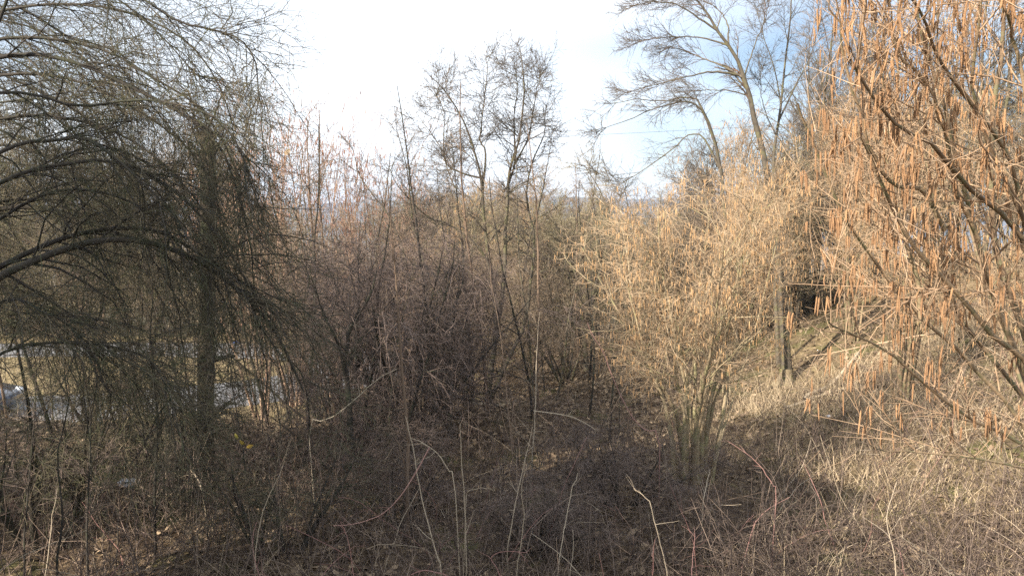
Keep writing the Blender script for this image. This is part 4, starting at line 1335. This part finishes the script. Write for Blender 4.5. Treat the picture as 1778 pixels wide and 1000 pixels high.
# small round blue sign by the far arm of the lane
M['blue'] = mat_plain('blue_enamel', (0.02, 0.12, 0.55), 0.4)
M['galv'] = mat_plain('galvanised_steel', (0.45, 0.46, 0.47), 0.5, metal=0.6)
sp_ = pix(409, 598, 40.6)
sg = float(gz(sp_[0], sp_[1]))
sign = thing('road_sign', 'small round blue sign on a thin grey post beyond the lane', 'sign', (sp_[0], sp_[1], sg))
part(sign, 'post', Buf().tubes(np.stack([np.full(4, sp_[0]), np.full(4, sp_[1] + 0.04), np.linspace(sg - 0.2, sp_[2] + 0.22, 4)], -1), np.full(4, 0.03), 8, rg), M['galv'])
part(sign, 'disc', Buf().tubes(np.array([[sp_[0], sp_[1] - 0.022, sp_[2]], [sp_[0], sp_[1] - 0.02, sp_[2]], [sp_[0], sp_[1] + 0.005, sp_[2]], [sp_[0], sp_[1] + 0.007, sp_[2]]]), np.array([0.001, 0.2, 0.2, 0.001]), 20, rg), M['blue'], smooth=False)

# dark car on the lane, only its nose inside the left edge
M['carpaint'] = mat_plain('dark_blue_car_paint', (0.035, 0.05, 0.085), 0.25, coat=1.0)
M['glass'] = mat_plain('car_glass', (0.02, 0.025, 0.03), 0.05)
M['lamp'] = mat_plain('headlamp_glass', (0.85, 0.87, 0.9), 0.08, metal=0.3)
M['tyre'] = mat_plain('tyre_rubber', (0.02, 0.02, 0.02), 0.85)
M['rim'] = mat_plain('wheel_rim', (0.5, 0.5, 0.52), 0.35, metal=0.9)
cx0, cy0 = -14.75, 24.3
cz0 = float(gz(cx0 - 2, cy0)) + 0.05
car = thing('parked_car', 'dark blue car on the lane cut off by the left edge', 'car', (cx0 - 2.1, cy0, cz0))


def side_loft(prof, half, yc):
    """closed side outline extruded across the car with a slight tumblehome"""
    pr = np.array(prof, float)
    n_ = len(pr)
    ws = [(-1.0, 0.94), (-0.97, 1.0), (0.97, 1.0), (1.0, 0.94)]
    cen = pr.mean(0)
    V = []
    for w, s in ws:
        q = cen + (pr - cen) * s
        tum = np.clip((q[:, 1] - 0.85) / 0.6, 0, 1) * 0.16
        V.append(np.stack([cx0 + q[:, 0], yc + w * (half - tum), cz0 + q[:, 1]], -1))
    V = np.stack(V)
    ii = np.arange(V.shape[0] * n_).reshape(V.shape[0], n_)
    nx_ = np.roll(ii, -1, axis=1)
    F = np.stack([ii[:-1], nx_[:-1], nx_[1:], ii[1:]], -1).reshape(-1, 4)
    b = Buf().add(V.reshape(-1, 3), F, np.full(V.size // 3, 0.5))
    for ring in (ii[0][::-1], ii[-1]):           # close the flanks with quads across the outline
        h_ = n_ // 2
        fs = [[ring[k_], ring[k_ + 1], ring[n_ - 2 - k_], ring[n_ - 1 - k_]] for k_ in range(h_ - 1)]
        b.f.append(np.array(fs))
    return b


body = [(0.0, 0.35), (-0.02, 0.62), (-0.12, 0.74), (-1.05, 0.92), (-1.2, 0.94), (-3.6, 0.96), (-4.12, 0.93), (-4.2, 0.60), (-4.18, 0.30), (-3.9, 0.20), (-2.8, 0.18), (-1.4, 0.18), (-0.6, 0.18), (-0.1, 0.22)]
cab = [(-1.15, 0.90), (-1.55, 1.20), (-1.85, 1.38), (-2.4, 1.44), (-3.2, 1.42), (-3.7, 1.22), (-4.0, 0.92), (-3.0, 0.90)]
part(car, 'body', side_loft(body, 0.87, cy0), M['carpaint'])
part(car, 'cabin', side_loft(cab, 0.80, cy0), M['glass'])
roof_ = [(-1.80, 1.37), (-2.4, 1.45), (-3.2, 1.43), (-3.55, 1.31), (-3.2, 1.40), (-2.4, 1.42)]
part(car, 'roof', side_loft(roof_, 0.815, cy0), M['carpaint'])
for s in (-1, 1):
    yy = cy0 + s * 0.6
    part(car, 'headlight', Buf().tubes(np.array([[cx0 - 0.16, yy, cz0 + 0.66], [cx0 - 0.06, yy, cz0 + 0.655], [cx0 + 0.0, yy, cz0 + 0.65], [cx0 + 0.02, yy, cz0 + 0.65]]), np.array([0.13, 0.12, 0.09, 0.001]), 10, rg), M['lamp'])
for wx in (-0.8, -3.35):
    for s in (-1, 1):
        yy = cy0 + s * 0.78
        w_ = part(car, 'wheel', Buf().tubes(np.array([[cx0 + wx, yy - 0.1, cz0 + 0.31], [cx0 + wx, yy - 0.099, cz0 + 0.31], [cx0 + wx, yy + 0.099, cz0 + 0.31], [cx0 + wx, yy + 0.1, cz0 + 0.31]]), np.array([0.2, 0.31, 0.31, 0.2]), 18, rg), M['tyre'], smooth=False)
        rim = Buf().tubes(np.array([[0, -0.085, 0], [0, -0.08, 0], [0, 0.08, 0], [0, 0.085, 0]]) + np.array([cx0 + wx, yy, cz0 + 0.31]), np.array([0.001, 0.2, 0.2, 0.001]), 14, rg)
        me = rim.mesh('rim', M['rim'], car.location, False)
        ro = bpy.data.objects.new('rim', me)
        COL.objects.link(ro)
        ro.parent = w_
# a few leaves still hanging on the stem below the willow bough ends
for k, (x, y, d, lab) in enumerate([(408, 752, 8.35, 'green lingering leaf on the dark stem below the willow'), (416, 764, 8.35, 'yellowish lingering leaf just under the green one'),
                                    (428, 776, 8.35, 'lowest lingering leaf on the dark stem below the willow'), (495, 270, 15.0, 'single brown leaf caught high among the reddish hazels')]):
    c0 = pix(x, y, d)
    m_ = 0.035 if d < 10 else 0.07
    ax_ = norm(np.array([[0.4, 0.1, -0.9 + 0.5 * k]]))[0]
    sd_ = norm(np.cross(ax_, np.array([0.2, 1.0, 0.3])))
    uu = np.linspace(0, 1, 6)
    Pl = (c0 + np.outer(uu * m_ * 2, ax_) + np.outer(np.sin(uu * PI) * m_ * 0.3, [0, -1, 0]))[None]
    single('leaf', Buf().ribbons(Pl, (m_ * 0.6 * np.sin(np.clip(uu * 0.96 + 0.02, 0, 1) * PI) ** 0.7)[None], sd_[None], np.array([[0.1, 0.5, 0.9, 1.0][k]])), M['leaf'] if k < 3 else M['litter'],
           lab, 'leaf', 'lingering leaves', origin=tuple(c0))

# ------------------------------------------------------------------ the hazy air
hz = bpy.data.meshes.new('haze')
x0, x1, y0, y1, z0, z1 = -6500, 6500, -30, 4900, -40, 158
hz.from_pydata([(x0, y0, z0), (x1, y0, z0), (x1, y1, z0), (x0, y1, z0), (x0, y0, z1), (x1, y0, z1), (x1, y1, z1), (x0, y1, z1)], [],
               [(0, 3, 2, 1), (4, 5, 6, 7), (0, 1, 5, 4), (1, 2, 6, 5), (2, 3, 7, 6), (3, 0, 4, 7)])
haze = bpy.data.objects.new('haze', hz)
haze['kind'] = 'stuff'
haze['label'] = 'pale winter haze in front of the far hill'
COL.objects.link(haze)
hm = bpy.data.materials.new('haze')
hm.use_nodes = True
hn = hm.node_tree.nodes
hn.clear()
ho = hn.new('ShaderNodeOutputMaterial')
hv_ = hn.new('ShaderNodeVolumePrincipled')
hv_.inputs['Color'].default_value = (0.66, 0.78, 1.0, 1)
hv_.inputs['Density'].default_value = 0.00030
hv_.inputs['Anisotropy'].default_value = 0.2
hm.node_tree.links.new(hv_.outputs['Volume'], ho.inputs['Volume'])
hz.materials.append(hm)
